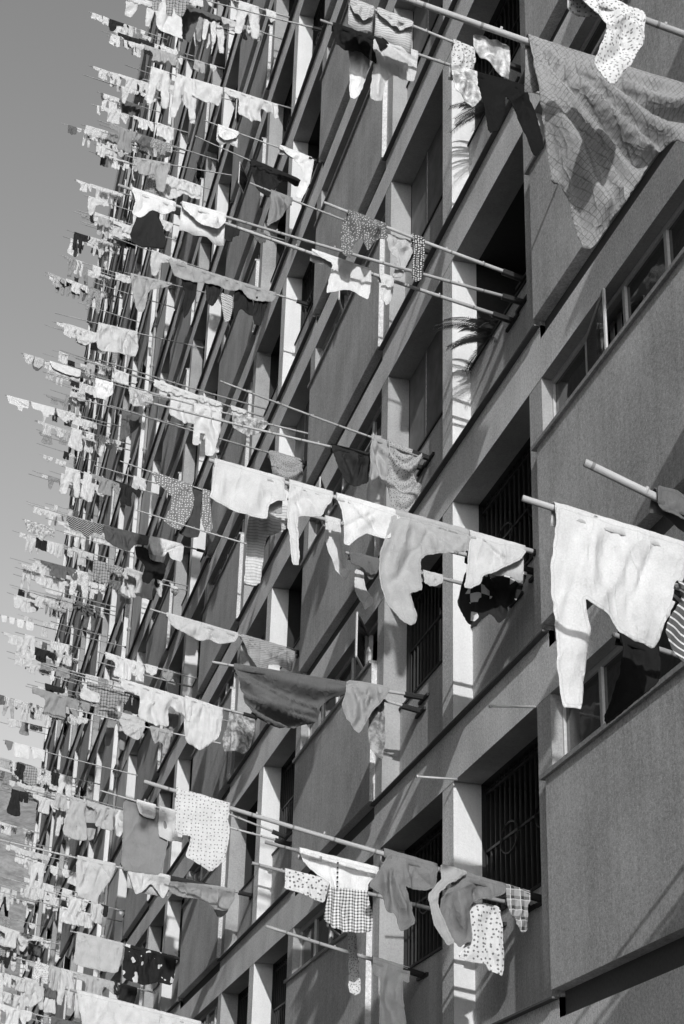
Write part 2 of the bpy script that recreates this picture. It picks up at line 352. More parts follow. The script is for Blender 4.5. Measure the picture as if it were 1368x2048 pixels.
HERO = [
 ('bedsheet', 'sheet', 'large crosshatch quilted bedsheet sagging to a point, hung at the top right', 'A', 0.3, 'hatch', 0.15, 0,
  [(1.856, 7.765), (1.696, 7.741), (1.442, 7.705), (1.186, 7.662), (0.963, 7.621), (0.756, 7.59), (0.788, 7.167), (0.901, 7.183), (0.991, 7.206), (1.055, 7.222), (1.122, 7.185), (1.174, 7.119), (1.22, 7.039), (1.306, 6.882), (1.39, 6.743), (1.479, 6.588), (1.514, 6.52), (1.539, 6.497), (1.573, 6.503), (1.6, 6.579), (1.628, 6.696), (1.654, 6.805), (1.692, 6.866), (1.727, 6.871), (1.752, 6.966), (1.789, 7.181), (1.82, 7.385), (1.84, 7.58)]),
 ('blouse', 'shirt', 'white blouse with tiny dark print, above the crosshatch bedsheet', 'B', 0.66, 'floral_fine', 0.05, 0,
  [(1.899, 7.477), (1.773, 7.457), (1.605, 7.429), (1.514, 7.4), (1.514, 7.303), (1.533, 7.205), (1.596, 7.076), (1.649, 6.994), (1.679, 6.942), (1.718, 6.928), (1.751, 6.992), (1.784, 7.057), (1.747, 7.155), (1.725, 7.246), (1.75, 7.309), (1.777, 7.349), (1.837, 7.403)]),
 ('trousers', 'trousers', 'big plain white trousers with one leg hanging straight, right edge', 'C', 0.6, 'plain', 0.03, 0,
  [(1.783, 5.016), (1.607, 4.984), (1.41, 4.947), (1.143, 4.899), (1.136, 4.846), (1.174, 4.728), (1.208, 4.623), (1.248, 4.544), (1.278, 4.479), (1.302, 4.415), (1.334, 4.359), (1.415, 4.383), (1.488, 4.417), (1.527, 4.461), (1.554, 4.492), (1.613, 4.518), (1.667, 4.558), (1.655, 4.482), (1.654, 4.397), (1.663, 4.277), (1.674, 4.182), (1.688, 4.043), (1.738, 4.033), (1.782, 4.035), (1.793, 4.11), (1.805, 4.19), (1.808, 4.331), (1.82, 4.486), (1.827, 4.668), (1.806, 4.795), (1.791, 4.898)]),
 ('black_shirt', 'shirt', 'black garment hanging in front of the near window, behind the white trousers', 'C4', 0.02, 'plain', 0.03, 0,
  [(1.12, 4.782), (1.014, 4.761), (0.92, 4.743), (0.909, 4.649), (0.92, 4.54), (0.989, 4.484), (1.067, 4.418), (1.212, 4.287), (1.224, 4.322), (1.173, 4.446), (1.124, 4.584), (1.107, 4.707)]),
 ('scarf', 'cloth', 'dark cloth with thin pale stripes hanging at the right edge beside the white trousers', 'C2', 0.1, 'stripe', 0.04, 0,
  [(1.414, 4.44), (1.244, 4.434), (1.284, 4.201), (1.366, 4.015), (1.433, 4.077), (1.481, 4.134), (1.528, 4.213), (1.509, 4.269), (1.456, 4.35)]),
 ('rag', 'cloth', 'dark crumpled rag tied round the thick bamboo at the right edge', 'D', 0.13, 'plain', 0.05, 0,
  [(1.722, 4.664), (1.674, 4.662), (1.631, 4.65), (1.578, 4.626), (1.504, 4.6), (1.53, 4.529), (1.6, 4.533), (1.66, 4.543), (1.707, 4.549), (1.722, 4.592)]),
 ('towel', 'towel', 'plain white towel folded over the long middle pole, outermost', 'E', 0.57, 'plain', 0.02, 0,
  [(2.626, 7.621), (2.466, 7.597), (2.265, 7.561), (2.079, 7.526), (2.056, 7.355), (2.134, 7.327), (2.188, 7.297), (2.19, 7.168), (2.265, 7.166), (2.337, 7.173), (2.416, 7.188), (2.496, 7.211), (2.564, 7.244), (2.657, 7.291), (2.649, 7.348), (2.636, 7.458)]),
 ('pillowcase', 'cloth', 'white cloth with long hanging ties, second on the long middle pole', 'E', 0.57, 'plain', 0.03, 0,
  [(2.03, 7.516), (1.86, 7.484), (1.673, 7.458), (1.695, 7.394), (1.726, 7.337), (1.763, 7.253), (1.827, 7.236), (1.923, 7.231), (1.962, 7.208), (1.93, 6.805), (1.989, 6.797), (2.009, 6.988), (2.046, 7.214), (2.04, 7.37)]),
 ('bib', 'cloth', 'pale cloth strip dangling with a twisted end under the long middle pole', 'F', 0.6, 'plain', 0.03, 0,
  [(1.631, 7.456), (1.513, 7.445), (1.497, 7.295), (1.487, 7.102), (1.444, 7.037), (1.414, 7.002), (1.466, 6.917), (1.517, 6.975), (1.552, 7.041), (1.6, 7.14), (1.633, 7.277)]),
 ('pajama_trousers', 'trousers', 'pale trousers with thin lines hanging below the white towel', 'F', 0.62, 'stripe_pale', 0.03, 0,
  [(2.099, 7.533), (1.945, 7.519), (1.937, 7.431), (1.949, 7.313), (2.045, 7.256), (2.117, 7.22), (2.121, 7.123), (2.137, 6.947), (2.147, 6.82), (2.185, 6.781), (2.278, 6.787), (2.277, 6.928), (2.275, 7.05), (2.269, 7.234), (2.264, 7.385), (2.188, 7.422)]),
 ('baby_vest', 'shirt', 'white vest in shade with one short sleeve, between the tied cloth and the pajama shirt', 'E', 0.66, 'plain', 0.03, 0,
  [(1.656, 7.456), (1.476, 7.425), (1.333, 7.392), (1.197, 7.368), (1.119, 7.339), (1.184, 7.282), (1.199, 7.21), (1.206, 7.14), (1.279, 7.13), (1.344, 7.147), (1.41, 7.155), (1.477, 7.103), (1.54, 7.035), (1.584, 7.046), (1.583, 7.132), (1.577, 7.219), (1.613, 7.344)]),
 ('pajama_shirt', 'shirt', 'grey long sleeved pajama shirt hung by one arm along the middle pole', 'E', 0.4, 'plain', 0.035, 0,
  [(1.197, 7.35), (1.04, 7.333), (0.833, 7.309), (0.547, 7.256), (0.555, 7.176), (0.577, 7.112), (0.751, 7.072), (0.919, 7.041), (0.956, 6.993), (0.947, 6.874), (0.93, 6.762), (0.982, 6.73), (1.031, 6.707), (1.002, 6.605), (0.977, 6.512), (1, 6.447), (1.036, 6.422), (1.096, 6.456), (1.161, 6.531), (1.23, 6.606), (1.268, 6.727), (1.295, 6.871), (1.289, 6.991), (1.266, 7.089), (1.235, 7.197)]),
 ('towel', 'towel', 'small white towel folded slantwise next to the window grille, innermost on the middle pole', 'E', 0.57, 'plain', 0.03, 0,
  [(0.546, 7.274), (0.333, 7.232), (0.077, 7.188), (0.125, 7.103), (0.236, 7.032), (0.337, 6.975), (0.445, 6.918), (0.467, 6.851), (0.541, 6.799), (0.603, 6.803), (0.586, 6.943), (0.568, 7.096)]),
 ('checked_cloth', 'cloth', 'black cloth with white squares bunched under the small white towel', 'F', 0.03, 'squares', 0.04, 0,
  [(0.42, 7.315), (0.182, 7.284), (-0.087, 7.247), (-0.076, 7.147), (-0.003, 6.959), (0.094, 6.876), (0.095, 6.788), (0.173, 6.709), (0.236, 6.806), (0.305, 6.745), (0.365, 6.664), (0.436, 6.703), (0.512, 6.872), (0.477, 7.031), (0.442, 7.169)]),
 ('shorts', 'shorts', 'small dark shorts with pale hem on the short pole beneath the vest', 'F2', 0.14, 'plain', 0.03, 0,
  [(1.304, 7.425), (1.117, 7.399), (1.007, 7.386), (1.049, 7.302), (1.091, 7.205), (1.134, 7.199), (1.166, 7.287), (1.236, 7.314), (1.289, 7.316)]),
 ('sock', 'sock', 'pale cloth tip hanging under the dark shorts', 'F2', 0.6, 'plain', 0.01, 0.05,
  [(1.236, 7.3), (1.167, 7.296), (1.146, 7.13), (1.07, 7.017), (1.117, 6.957), (1.154, 6.917), (1.199, 7.01), (1.245, 7.117)]),
 ('flat_cloth', 'cloth', 'narrow pale cloth stretched along the short pole below the pajama shirt', 'F2', 0.5, 'plain', 0.02, 0,
  [(0.655, 7.335), (0.478, 7.307), (0.483, 7.247), (0.544, 7.202), (0.654, 7.216)]),
 ('polka_dot_shirt', 'shirt', 'grey shirt with white polka dots left of the white towel', 'X', 0.22, 'dots', 0.04, 0,
  [(1.337, 15.878), (0.98, 15.793), (0.556, 15.698), (0.499, 15.402), (0.521, 15.17), (0.618, 14.919), (0.709, 14.732), (0.89, 14.779), (1.055, 14.868), (0.984, 15.043), (0.912, 15.219), (0.926, 15.424), (1.095, 15.546), (1.233, 15.63)]),
 ('dress', 'dress', 'plain dark dress on a loop hanger between polka dot pieces', 'X', 0.07, 'plain', 0.03, 0.06,
  [(0.536, 15.69), (0.276, 15.644), (0.334, 15.509), (0.36, 15.318), (0.331, 14.702), (0.526, 14.665), (0.727, 14.73), (0.618, 14.919), (0.519, 15.129), (0.493, 15.455)]),
 ('polka_dot_sleeve', 'shirt', 'narrow grey polka dot piece right of the dark dress', 'X', 0.22, 'dots', 0.03, 0,
  [(0.353, 15.654), (0.207, 15.612), (0.175, 15.24), (0.122, 14.833), (0.17, 14.683), (0.247, 14.714), (0.335, 14.907), (0.351, 15.319)]),
 ('star_shirt', 'shirt', 'white and grey star shaped shirt spread under the three long poles', 'Gc', 0.66, 'plain', 0.02, 0,
  [(1.751, 10.343), (1.469, 10.288), (1.186, 10.244), (1.178, 10.088), (1.202, 9.907), (1.273, 9.937), (1.334, 9.969), (1.39, 9.974), (1.446, 9.97), (1.515, 9.941), (1.597, 9.905), (1.57, 10.08), (1.542, 10.237), (1.656, 10.28)]),
 ('printed_scarf', 'scarf', 'dark printed scarf twisted round the upper of three poles', 'Ga', 0.13, 'floral_fine', 0.06, 0,
  [(1.521, 10.546), (1.41, 10.59), (1.269, 10.563), (1.128, 10.536), (1.103, 10.399), (1.228, 10.348), (1.286, 10.23), (1.349, 10.352), (1.412, 10.286), (1.436, 10.142), (1.519, 10.159), (1.543, 10.368)]),
 ('printed_blouse', 'shirt', 'pale blouse with a dark dotted sleeve at the left of the three pole bases', 'Ga', 0.45, 'plain', 0.04, 0.08,
  [(1.119, 10.521), (0.987, 10.487), (0.769, 10.453), (0.854, 10.339), (0.913, 10.166), (0.954, 10.062), (1.028, 10.065), (0.984, 10.233), (1.078, 10.339)]),
 ('dotted_cloth', 'cloth', 'dark dotted cloth strip against the beam next to three poles', 'Ga', 0.06, 'dots_fine', 0.03, 0,
  [(0.864, 10.467), (0.76, 10.444), (0.763, 10.194), (0.786, 10.019), (0.841, 9.977), (0.888, 10.011), (0.871, 10.228)]),
 ('sock', 'sock', 'pair of pale socks pinned near the star shaped shirt', 'Gc', 0.6, 'plain', 0.02, 0,
  [(1.105, 10.221), (0.967, 10.197), (0.966, 10.073), (0.982, 9.931), (1.038, 9.862), (1.077, 9.946), (1.088, 10.078)]),
 ('cloth', 'cloth', 'long pale cloth wound along the far outer end of the three poles', 'Gc', 0.66, 'plain', 0.04, 0,
  [(3.41, 10.682), (3.236, 10.646), (3.029, 10.606), (2.992, 10.526), (3.087, 10.469), (3.223, 10.48), (3.306, 10.383), (3.389, 10.42), (3.364, 10.56)]),
 ('draped_towel', 'towel', 'white towel draped in a curve over the outer long pole', 'Gb', 0.68, 'plain', 0.04, 0,
  [(2.981, 10.443), (2.814, 10.412), (2.611, 10.383), (2.576, 10.326), (2.624, 10.221), (2.689, 10.197), (2.803, 10.239), (2.896, 10.3), (2.963, 10.367)]),
 ('blouse', 'shirt', 'limp grey brown blouse hanging from the pole end beside the white pilaster', 'H', 0.36, 'plain', 0.06, 0,
  [(0.452, 10.013), (0.277, 9.968), (0.278, 9.695), (0.3, 9.371), (0.329, 9.165), (0.43, 9.139), (0.521, 9.166), (0.484, 9.431), (0.462, 9.668), (0.481, 9.842)]),
 ('blouse', 'shirt', 'light mottled blouse with long sleeves next to the parapet corner, middle height', 'H', 0.42, 'floral_fine', 0.07, 0,
  [(0.271, 9.957), (0.035, 9.916), (-0.108, 9.866), (-0.065, 9.747), (-0, 9.631), (-0.05, 9.538), (-0.105, 9.488), (-0.036, 9.274), (0.038, 9.103), (0.104, 9.197), (0.162, 9.074), (0.21, 9.079), (0.224, 9.295), (0.302, 9.487), (0.284, 9.753)]),
 ('dark_cloth', 'cloth', 'black bunched cloth left of the limp blouse', 'H2', 0.035, 'plain', 0.06, 0,
  [(0.838, 9.966), (0.618, 9.945), (0.386, 9.92), (0.405, 9.756), (0.418, 9.587), (0.542, 9.528), (0.662, 9.54), (0.748, 9.705)]),
 ('bundle', 'cloth', 'bundled mid grey garments hanging above the white towel', 'H3', 0.34, 'floral_fine', 0.07, 0,
  [(0.44, 12.906), (0.187, 12.863), (-0.067, 12.82), (-0.069, 12.577), (-0.059, 12.254), (0.034, 12.361), (0.125, 12.267), (0.223, 12.333), (0.322, 12.239), (0.371, 12.512)]),
 ('polka_dot_shorts', 'shorts', 'large pale gathered shorts with tiny dots on the long lower pole', 'I', 0.58, 'dots_tiny', 0.05, 0,
  [(2.685, 5.103), (2.503, 5.067), (2.285, 5.026), (2.283, 4.92), (2.264, 4.779), (2.285, 4.677), (2.32, 4.581), (2.397, 4.509), (2.489, 4.567), (2.589, 4.617), (2.568, 4.7), (2.554, 4.768), (2.614, 4.771), (2.674, 4.788), (2.68, 4.922)]),
 ('work_shirt', 'shirt', 'dark grey shirt with hanging sleeve, middle of the long lower pole', 'I', 0.19, 'plain', 0.05, 0,
  [(1.052, 4.779), (0.88, 4.749), (0.668, 4.709), (0.679, 4.606), (0.687, 4.538), (0.781, 4.515), (0.874, 4.515), (0.932, 4.536), (0.885, 4.421), (0.841, 4.265), (0.894, 4.224), (0.956, 4.194), (0.987, 4.265), (1.007, 4.326), (1.072, 4.321), (1.089, 4.394), (1.105, 4.448), (1.167, 4.48), (1.21, 4.514), (1.135, 4.625)]),
 ('vest', 'shirt', 'pale grey ribbed garment with a long sleeve between the two dark shirts', 'I', 0.36, 'plain', 0.04, -0.06,
  [(0.668, 4.713), (0.545, 4.689), (0.446, 4.667), (0.545, 4.587), (0.62, 4.551), (0.675, 4.494), (0.69, 4.418), (0.667, 4.345), (0.612, 4.246), (0.55, 4.14), (0.601, 4.111), (0.663, 4.19), (0.713, 4.267), (0.749, 4.376), (0.757, 4.476), (0.703, 4.548), (0.66, 4.596)]),
 ('work_shirt', 'shirt', 'dark grey buttoned shirt hanging nearest the window on the long lower pole', 'I', 0.19, 'plain', 0.05, 0,
  [(0.47, 4.669), (0.308, 4.637), (0.129, 4.602), (0.142, 4.536), (0.23, 4.499), (0.329, 4.484), (0.392, 4.46), (0.432, 4.382), (0.41, 4.272), (0.395, 4.17), (0.449, 4.14), (0.492, 4.118), (0.546, 4.162), (0.589, 4.21), (0.628, 4.281), (0.659, 4.353), (0.648, 4.458), (0.585, 4.546)]),
 ('floral_shirt', 'shirt', 'white shirt with leaf print hanging lowest at the lower right', 'I', 0.62, 'floral', 0.04, 0.1,
  [(0.447, 4.474), (0.294, 4.475), (0.155, 4.467), (0.137, 4.349), (0.139, 4.226), (0.121, 4.098), (0.136, 3.943), (0.186, 3.958), (0.241, 3.979), (0.271, 4.025), (0.372, 4.028), (0.493, 4.053), (0.414, 4.187), (0.417, 4.364)]),
 ('plaid_cloth', 'cloth', 'dark plaid cloth pinned at the window end of the long lower pole', 'I', 0.2, 'plaid', 0.03, 0,
  [(0.133, 4.605), (0.029, 4.587), (-0.063, 4.564), (-0.066, 4.515), (-0.044, 4.464), (-0.038, 4.362), (-0.028, 4.275), (0.012, 4.254), (0.039, 4.3), (0.058, 4.343), (0.101, 4.389), (0.127, 4.469)]),
 ('gingham_dress', 'dress', 'child dress with white bodice and gingham skirt', 'J', 0.72, 'dress', 0.03, 0,
  [(1.666, 4.833), (1.496, 4.805), (1.259, 4.767), (1.027, 4.728), (1.066, 4.671), (1.124, 4.612), (1.119, 4.544), (1.081, 4.387), (1.083, 4.308), (1.09, 4.255), (1.167, 4.234), (1.253, 4.235), (1.358, 4.25), (1.461, 4.302), (1.446, 4.438), (1.419, 4.588), (1.471, 4.622), (1.523, 4.652), (1.591, 4.704), (1.644, 4.75)]),
 ('floral_cloth', 'cloth', 'white cloth with small flower print left of the gingham dress', 'K', 0.66, 'floral', 0.03, 0,
  [(1.621, 4.838), (1.456, 4.811), (1.256, 4.779), (1.271, 4.709), (1.296, 4.599), (1.396, 4.627), (1.503, 4.663), (1.623, 4.689), (1.626, 4.761)]),
 ('ribbon_strip', 'cloth', 'two long narrow pale strips dangling below the gingham dress', 'K', 0.6, 'floral_fine', 0.02, 0,
  [(1.115, 4.754), (1.048, 4.744), (1.034, 4.488), (1.025, 4.292), (1, 4.099), (0.984, 3.915), (1.024, 3.893), (1.077, 3.92), (1.095, 4.287), (1.117, 4.522)]),
 ('pajama_trousers', 'trousers', 'pale pajama trousers hanging at the bottom edge', 'L', 0.78, 'plain', 0.03, 0,
  [(0.309, 4.644), (0.126, 4.597), (-0.053, 4.551), (-0.04, 4.423), (0.023, 4.454), (0.007, 4.275), (-0.035, 3.944), (0.239, 3.928), (0.235, 4.216), (0.234, 4.449), (0.297, 4.49)]),
 ('large_shawl', 'cloth', 'wide dark grey shawl slung in deep folds along the pole, centre of picture', 'M', 0.12, 'plain', 0.17, 0,
  [(1.765, 7.355), (1.545, 7.344), (1.294, 7.331), (0.99, 7.319), (0.633, 7.296), (0.196, 7.266), (0.262, 7.181), (0.375, 7.189), (0.579, 7.167), (0.781, 7.113), (0.879, 7.03), (0.923, 6.82), (1.072, 6.815), (1.145, 6.766), (1.268, 6.738), (1.418, 6.778), (1.571, 6.873), (1.66, 7.058), (1.728, 7.23)]),
 ('shirt', 'shirt', 'grey short shirt at the inner end of the shawl pole', 'M', 0.32, 'plain', 0.05, -0.08,
  [(0.643, 7.295), (0.428, 7.288), (0.191, 7.267), (0.246, 7.141), (0.361, 7.019), (0.43, 6.883), (0.508, 6.741), (0.57, 6.806), (0.633, 6.887), (0.687, 7.01), (0.65, 7.143)]),
 ('jeans_leg', 'trousers', 'faded mottled trouser leg hanging under the bracket, centre', 'M2', 0.38, 'blotch', 0.04, 0,
  [(0.384, 7.233), (0.213, 7.205), (0.199, 6.992), (0.186, 6.786), (0.213, 6.568), (0.285, 6.612), (0.348, 6.693), (0.363, 6.974)]),
 ('shirt', 'shirt', 'light thin shirt with open sides above the dark shawl, outer end', 'O', 0.5, 'plain', 0.04, 0,
  [(1.723, 10.275), (1.442, 10.221), (1.09, 10.16), (0.68, 10.084), (0.73, 9.968), (0.936, 9.906), (1.078, 9.963), (1.214, 9.917), (1.413, 9.996), (1.606, 10.083)]),
 ('shirt', 'shirt', 'mid grey shirt with striped sleeve above the dark shawl, next to the pilaster', 'O', 0.33, 'stripe_pale', 0.05, 0,
  [(0.666, 10.078), (0.311, 10.017), (-0.116, 9.942), (-0.101, 9.793), (-0.072, 9.622), (0.013, 9.648), (0.121, 9.709), (0.261, 9.693), (0.289, 9.544), (0.397, 9.604), (0.533, 9.807), (0.603, 9.946)]),
 ('draped_shirts', 'shirt', 'wide mid grey shirts joined end to end over the dark trousers, upper left', 'Q', 0.33, 'plain', 0.04, 0,
  [(2.056, 16.195), (1.552, 16.097), (1, 15.998), (0.341, 15.881), (0.389, 15.718), (0.592, 15.699), (0.773, 15.703), (0.906, 15.86), (1.051, 15.789), (1.226, 15.847), (1.407, 15.878), (1.592, 15.862), (1.809, 15.876), (1.951, 15.922)]),
 ('black_trousers', 'trousers', 'black trousers under the grey shirts, outer of two', 'Q', 0.025, 'plain', 0.03, 0.05,
  [(1.856, 15.995), (1.572, 15.92), (1.59, 15.6), (1.678, 15.298), (1.746, 15.17), (1.779, 15.431), (1.757, 15.678)]),
 ('black_shirt', 'shirt', 'short black piece between two pairs of black trousers under the grey shirts', 'Q', 0.03, 'plain', 0.03, 0.05,
  [(1.457, 15.941), (1.205, 15.897), (1.218, 15.713), (1.321, 15.487), (1.41, 15.561)]),
 ('black_trousers', 'trousers', 'black trousers under the grey shirts, beside the striped sock', 'Q', 0.025, 'plain', 0.03, 0.05,
  [(1.002, 15.888), (0.757, 15.851), (0.703, 15.716), (0.658, 15.444), (0.753, 15.463), (0.89, 15.546), (0.983, 15.261)]),
 ('striped_sock', 'sock', 'pale striped sock pair hanging between black trousers', 'Q', 0.5, 'stripe', 0.02, 0.04,
  [(1.213, 15.759), (1.016, 15.731), (1.018, 15.478), (1.038, 15.278), (1.12, 15.228), (1.182, 15.494)]),
 ('dark_skirt', 'skirt', 'short black skirt with pale hem at the inner end of the grey shirts', 'Q', 0.03, 'plain', 0.03, 0.05,
  [(0.692, 15.808), (0.47, 15.776), (0.506, 15.525), (0.556, 15.273), (0.682, 15.296)]),
 ('white_trousers', 'trousers', 'crumpled white trousers bent over the pole beside black laundry, upper left', 'R', 0.72, 'plain', 0.04, 0,
  [(0.519, 18.375), (0.24, 18.307), (-0.072, 18.226), (-0.049, 17.958), (-0.024, 17.75), (0.034, 17.556), (0.108, 17.379), (0.221, 17.413), (0.151, 17.676), (0.095, 17.919), (0.199, 18.091), (0.357, 18.194)]),
 ('black_cloth', 'cloth', 'wide black cloth beneath the crumpled white trousers', 'R2', 0.025, 'plain', 0.05, 0,
  [(0.872, 18.403), (0.539, 18.314), (-0.004, 18.15), (0.082, 18.004), (0.323, 18.083), (0.438, 17.883), (0.528, 17.709), (0.729, 17.824), (0.832, 18.096)]),
 ('towel', 'towel', 'small white towel at the outer end beside black cloth, upper left', 'R', 0.7, 'plain', 0.03, 0,
  [(1.502, 18.537), (1.259, 18.491), (1.152, 18.455), (1.211, 18.345), (1.365, 18.253), (1.482, 18.345)]),
 ('brown_shirt', 'shirt', 'mid grey shirt hanging aslant under the black cloth, upper left', 'Gd', 0.24, 'plain', 0.05, 0,
  [(1.671, 12.911), (1.539, 12.877), (1.418, 12.84), (1.48, 12.693), (1.543, 12.56), (1.619, 12.491), (1.705, 12.408), (1.682, 12.653)]),
 ('towel', 'towel', 'pale folded towel bundle at the top edge, left of two', 'T3', 0.5, 'stripe_pale', 0.05, 0,
  [(1.591, 12.826), (1.483, 12.798), (1.355, 12.768), (1.363, 12.656), (1.449, 12.575), (1.547, 12.642), (1.598, 12.739)]),
 ('towel', 'towel', 'pale folded towel bundle at the top edge, right of two', 'T3', 0.55, 'stripe_pale', 0.05, 0,
  [(1.336, 12.773), (1.149, 12.727), (0.972, 12.678), (0.991, 12.607), (1.098, 12.557), (1.221, 12.612), (1.315, 12.686)]),
 ('black_coat', 'cloth', 'black coat shape slung below the folded towels, top', 'T2', 0.02, 'plain', 0.06, 0,
  [(1.66, 12.867), (1.48, 12.836), (1.28, 12.803), (1.078, 12.764), (1.127, 12.684), (1.202, 12.63), (1.213, 12.45), (1.299, 12.491), (1.385, 12.575), (1.523, 12.567), (1.633, 12.615)]),
 ('white_trousers', 'trousers', 'white trousers hanging under the black coat, left pair', 'T2', 0.74, 'plain', 0.03, 0.1,
  [(1.48, 12.823), (1.255, 12.79), (1.255, 12.532), (1.295, 12.34), (1.346, 12.16), (1.403, 12.076), (1.452, 12.088), (1.455, 12.424)]),
 ('white_shirt', 'shirt', 'pale draped shirt hanging right of the white trousers, top', 'T2', 0.6, 'plain', 0.06, 0,
  [(1.255, 12.796), (1.028, 12.757), (0.796, 12.719), (0.814, 12.511), (0.828, 12.35), (0.948, 12.359), (1.048, 12.397), (1.121, 12.289), (1.147, 12.055), (1.216, 12.034), (1.266, 12.077), (1.244, 12.473)]),
 ('lace_blouse', 'shirt', 'white lace blouse left of the bedsheet, lower one', 'T4', 0.66, 'blotch', 0.05, 0,
  [(1.219, 10.509), (1.117, 10.498), (1.014, 10.477), (0.995, 10.322), (0.967, 10.22), (1.041, 10.111), (1.098, 10.177), (1.171, 10.234), (1.207, 10.348)]),
 ('black_stocking', 'trousers', 'long black trousers hanging left of the bedsheet', 'T4', 0.015, 'plain', 0.03, 0,
  [(1.006, 10.474), (0.848, 10.465), (0.62, 10.442), (0.553, 10.248), (0.468, 9.853), (0.549, 9.731), (0.626, 9.94), (0.696, 10.168), (0.776, 10.297), (0.779, 10.115), (0.848, 9.926), (0.913, 9.902), (0.947, 10.127)]),
 ('lace_blouse', 'shirt', 'white lace blouse left of the bedsheet, upper one', 'A', 0.68, 'blotch', 0.05, 0.1,
  [(2.131, 7.798), (2.031, 7.781), (1.931, 7.767), (1.922, 7.661), (1.93, 7.536), (1.985, 7.536), (2.028, 7.613), (2.075, 7.642), (2.129, 7.696)]),
 ('patterned_vest', 'shirt', 'white vest with a dark print above the long black trousers', 'T3', 0.6, 'floral', 0.04, 0,
  [(0.582, 12.534), (0.483, 12.521), (0.369, 12.5), (0.36, 12.351), (0.391, 12.225), (0.499, 12.194), (0.597, 12.189)]),
 ('brown_towel', 'towel', 'plain mid grey rectangular towel below the striped cloths, lower left', 'Z2', 0.24, 'plain', 0.015, 0.05,
  [(2.061, 7.693), (1.773, 7.639), (1.451, 7.575), (1.441, 7.058), (1.501, 6.713), (1.75, 6.744), (2.005, 6.774), (2.032, 7.269)]),
 ('towel', 'towel', 'white towel with pointed corners on the long pole near the lower left', 'U', 0.6, 'plain', 0.04, 0,
  [(1.651, 7.354), (1.323, 7.324), (1.03, 7.283), (1.021, 7.153), (1.116, 6.966), (1.22, 7.101), (1.312, 7.18), (1.41, 7.05), (1.515, 7.006), (1.586, 7.179)]),
 ('large_cloth', 'sheet', 'pale cloth hanging square from the long pole, lower left', 'U', 0.5, 'plain', 0.03, 0,
  [(2.399, 7.464), (2.124, 7.43), (1.819, 7.391), (1.874, 7.191), (2.026, 6.965), (2.036, 6.836), (2.182, 6.881), (2.35, 6.939)]),
 ('tracksuit_top', 'shirt', 'grey cloth with dark band at the inner end of the long pole, lower left', 'U', 0.3, 'band', 0.05, 0,
  [(1.059, 7.28), (0.588, 7.225), (0.07, 7.165), (0.078, 7.049), (0.198, 6.823), (0.296, 6.758), (0.386, 6.916), (0.574, 7.009), (0.866, 7.022), (1.03, 7.081)]),
 ('white_sheet', 'sheet', 'long white sheet along the bottom edge', 'Y', 0.58, 'plain', 0.03, 0,
  [(2.53, 5.029), (2.06, 4.944), (1.574, 4.86), (1.024, 4.761), (1.011, 4.543), (1.608, 4.507), (2.204, 4.557), (2.416, 4.629), (2.476, 4.825)]),
 ('bath_towel', 'towel', 'pale grey square bath towel hanging near the bottom left', 'Z', 0.46, 'plain', 0.02, 0,
  [(1.765, 7.614), (1.354, 7.54), (0.924, 7.467), (0.956, 7.213), (1.006, 6.968), (1.261, 6.985), (1.413, 7.017), (1.616, 7.046), (1.785, 7.085), (1.773, 7.327)]),
 ('black_jumper', 'shirt', 'black jumper with pale patches next to the square bath towel', 'Z', 0.025, 'patch', 0.05, 0,
  [(0.905, 7.46), (0.456, 7.388), (-0.014, 7.308), (-0.013, 7.064), (0.024, 6.829), (0.284, 6.871), (0.499, 6.797), (0.75, 6.848), (0.914, 6.914), (0.921, 7.215)]),
 ('shirt', 'shirt', 'light shirt crumpled at the pole end next to a dark sleeve, centre left', 'V', 0.5, 'plain', 0.05, 0,
  [(1.515, 10.279), (1.287, 10.232), (1.184, 10.211), (1.272, 10.031), (1.382, 9.955), (1.422, 9.775), (1.503, 9.926)]),
 ('boxer', 'shorts', 'mid grey boxer shorts under the thin pole, centre left', 'V2', 0.25, 'plain', 0.02, 0,
  [(1.145, 10.244), (0.953, 10.207), (0.947, 9.896), (1.026, 9.791), (1.139, 9.828), (1.164, 10.077)]),
 ('crumpled_shirt', 'shirt', 'crumpled patterned shirt in sun beside the grille, centre left', 'V', 0.42, 'blotch', 0.07, 0,
  [(0.238, 10.055), (-0.016, 10.009), (-0.192, 9.971), (-0.172, 9.742), (-0.108, 9.455), (-0.011, 9.366), (0.124, 9.416), (0.278, 9.377), (0.328, 9.57), (0.248, 9.819)]),
 ('black_scarf', 'scarf', 'black fringed scarf at the outer end of a far pole, left of centre', 'W', 0.03, 'stripe', 0.03, 0,
  [(2.684, 15.915), (2.351, 15.873), (1.946, 15.819), (1.938, 15.61), (2.102, 15.654), (2.247, 15.502), (2.379, 15.638), (2.579, 15.654)]),
 ('dark_skirt', 'skirt', 'long dark grey skirt wrapped along the far pole, left of centre', 'W', 0.09, 'plain', 0.04, 0,
  [(1.936, 15.82), (1.489, 15.76), (1.01, 15.704), (1.006, 15.517), (1.267, 15.503), (1.374, 15.335), (1.639, 15.387), (1.869, 15.51)]),
 ('black_trousers', 'trousers', 'black trousers legs hanging beneath the white blouse, left of centre', 'W', 0.02, 'plain', 0.03, 0.05,
  [(1.267, 15.503), (1.003, 15.473), (0.945, 15.239), (0.597, 15.176), (0.65, 14.798), (0.836, 14.861), (0.925, 14.72), (1.07, 14.787), (1.034, 15.096), (1.228, 15.267)]),
 ('white_blouse', 'shirt', 'white blouse hanging right of the wide black trousers, left of centre', 'W', 0.66, 'plain', 0.04, -0.05,
  [(1.011, 15.715), (0.622, 15.668), (0.282, 15.614), (0.316, 15.213), (0.541, 15.249), (0.605, 15.427), (0.695, 15.272), (0.9, 15.311), (0.983, 15.487)]),
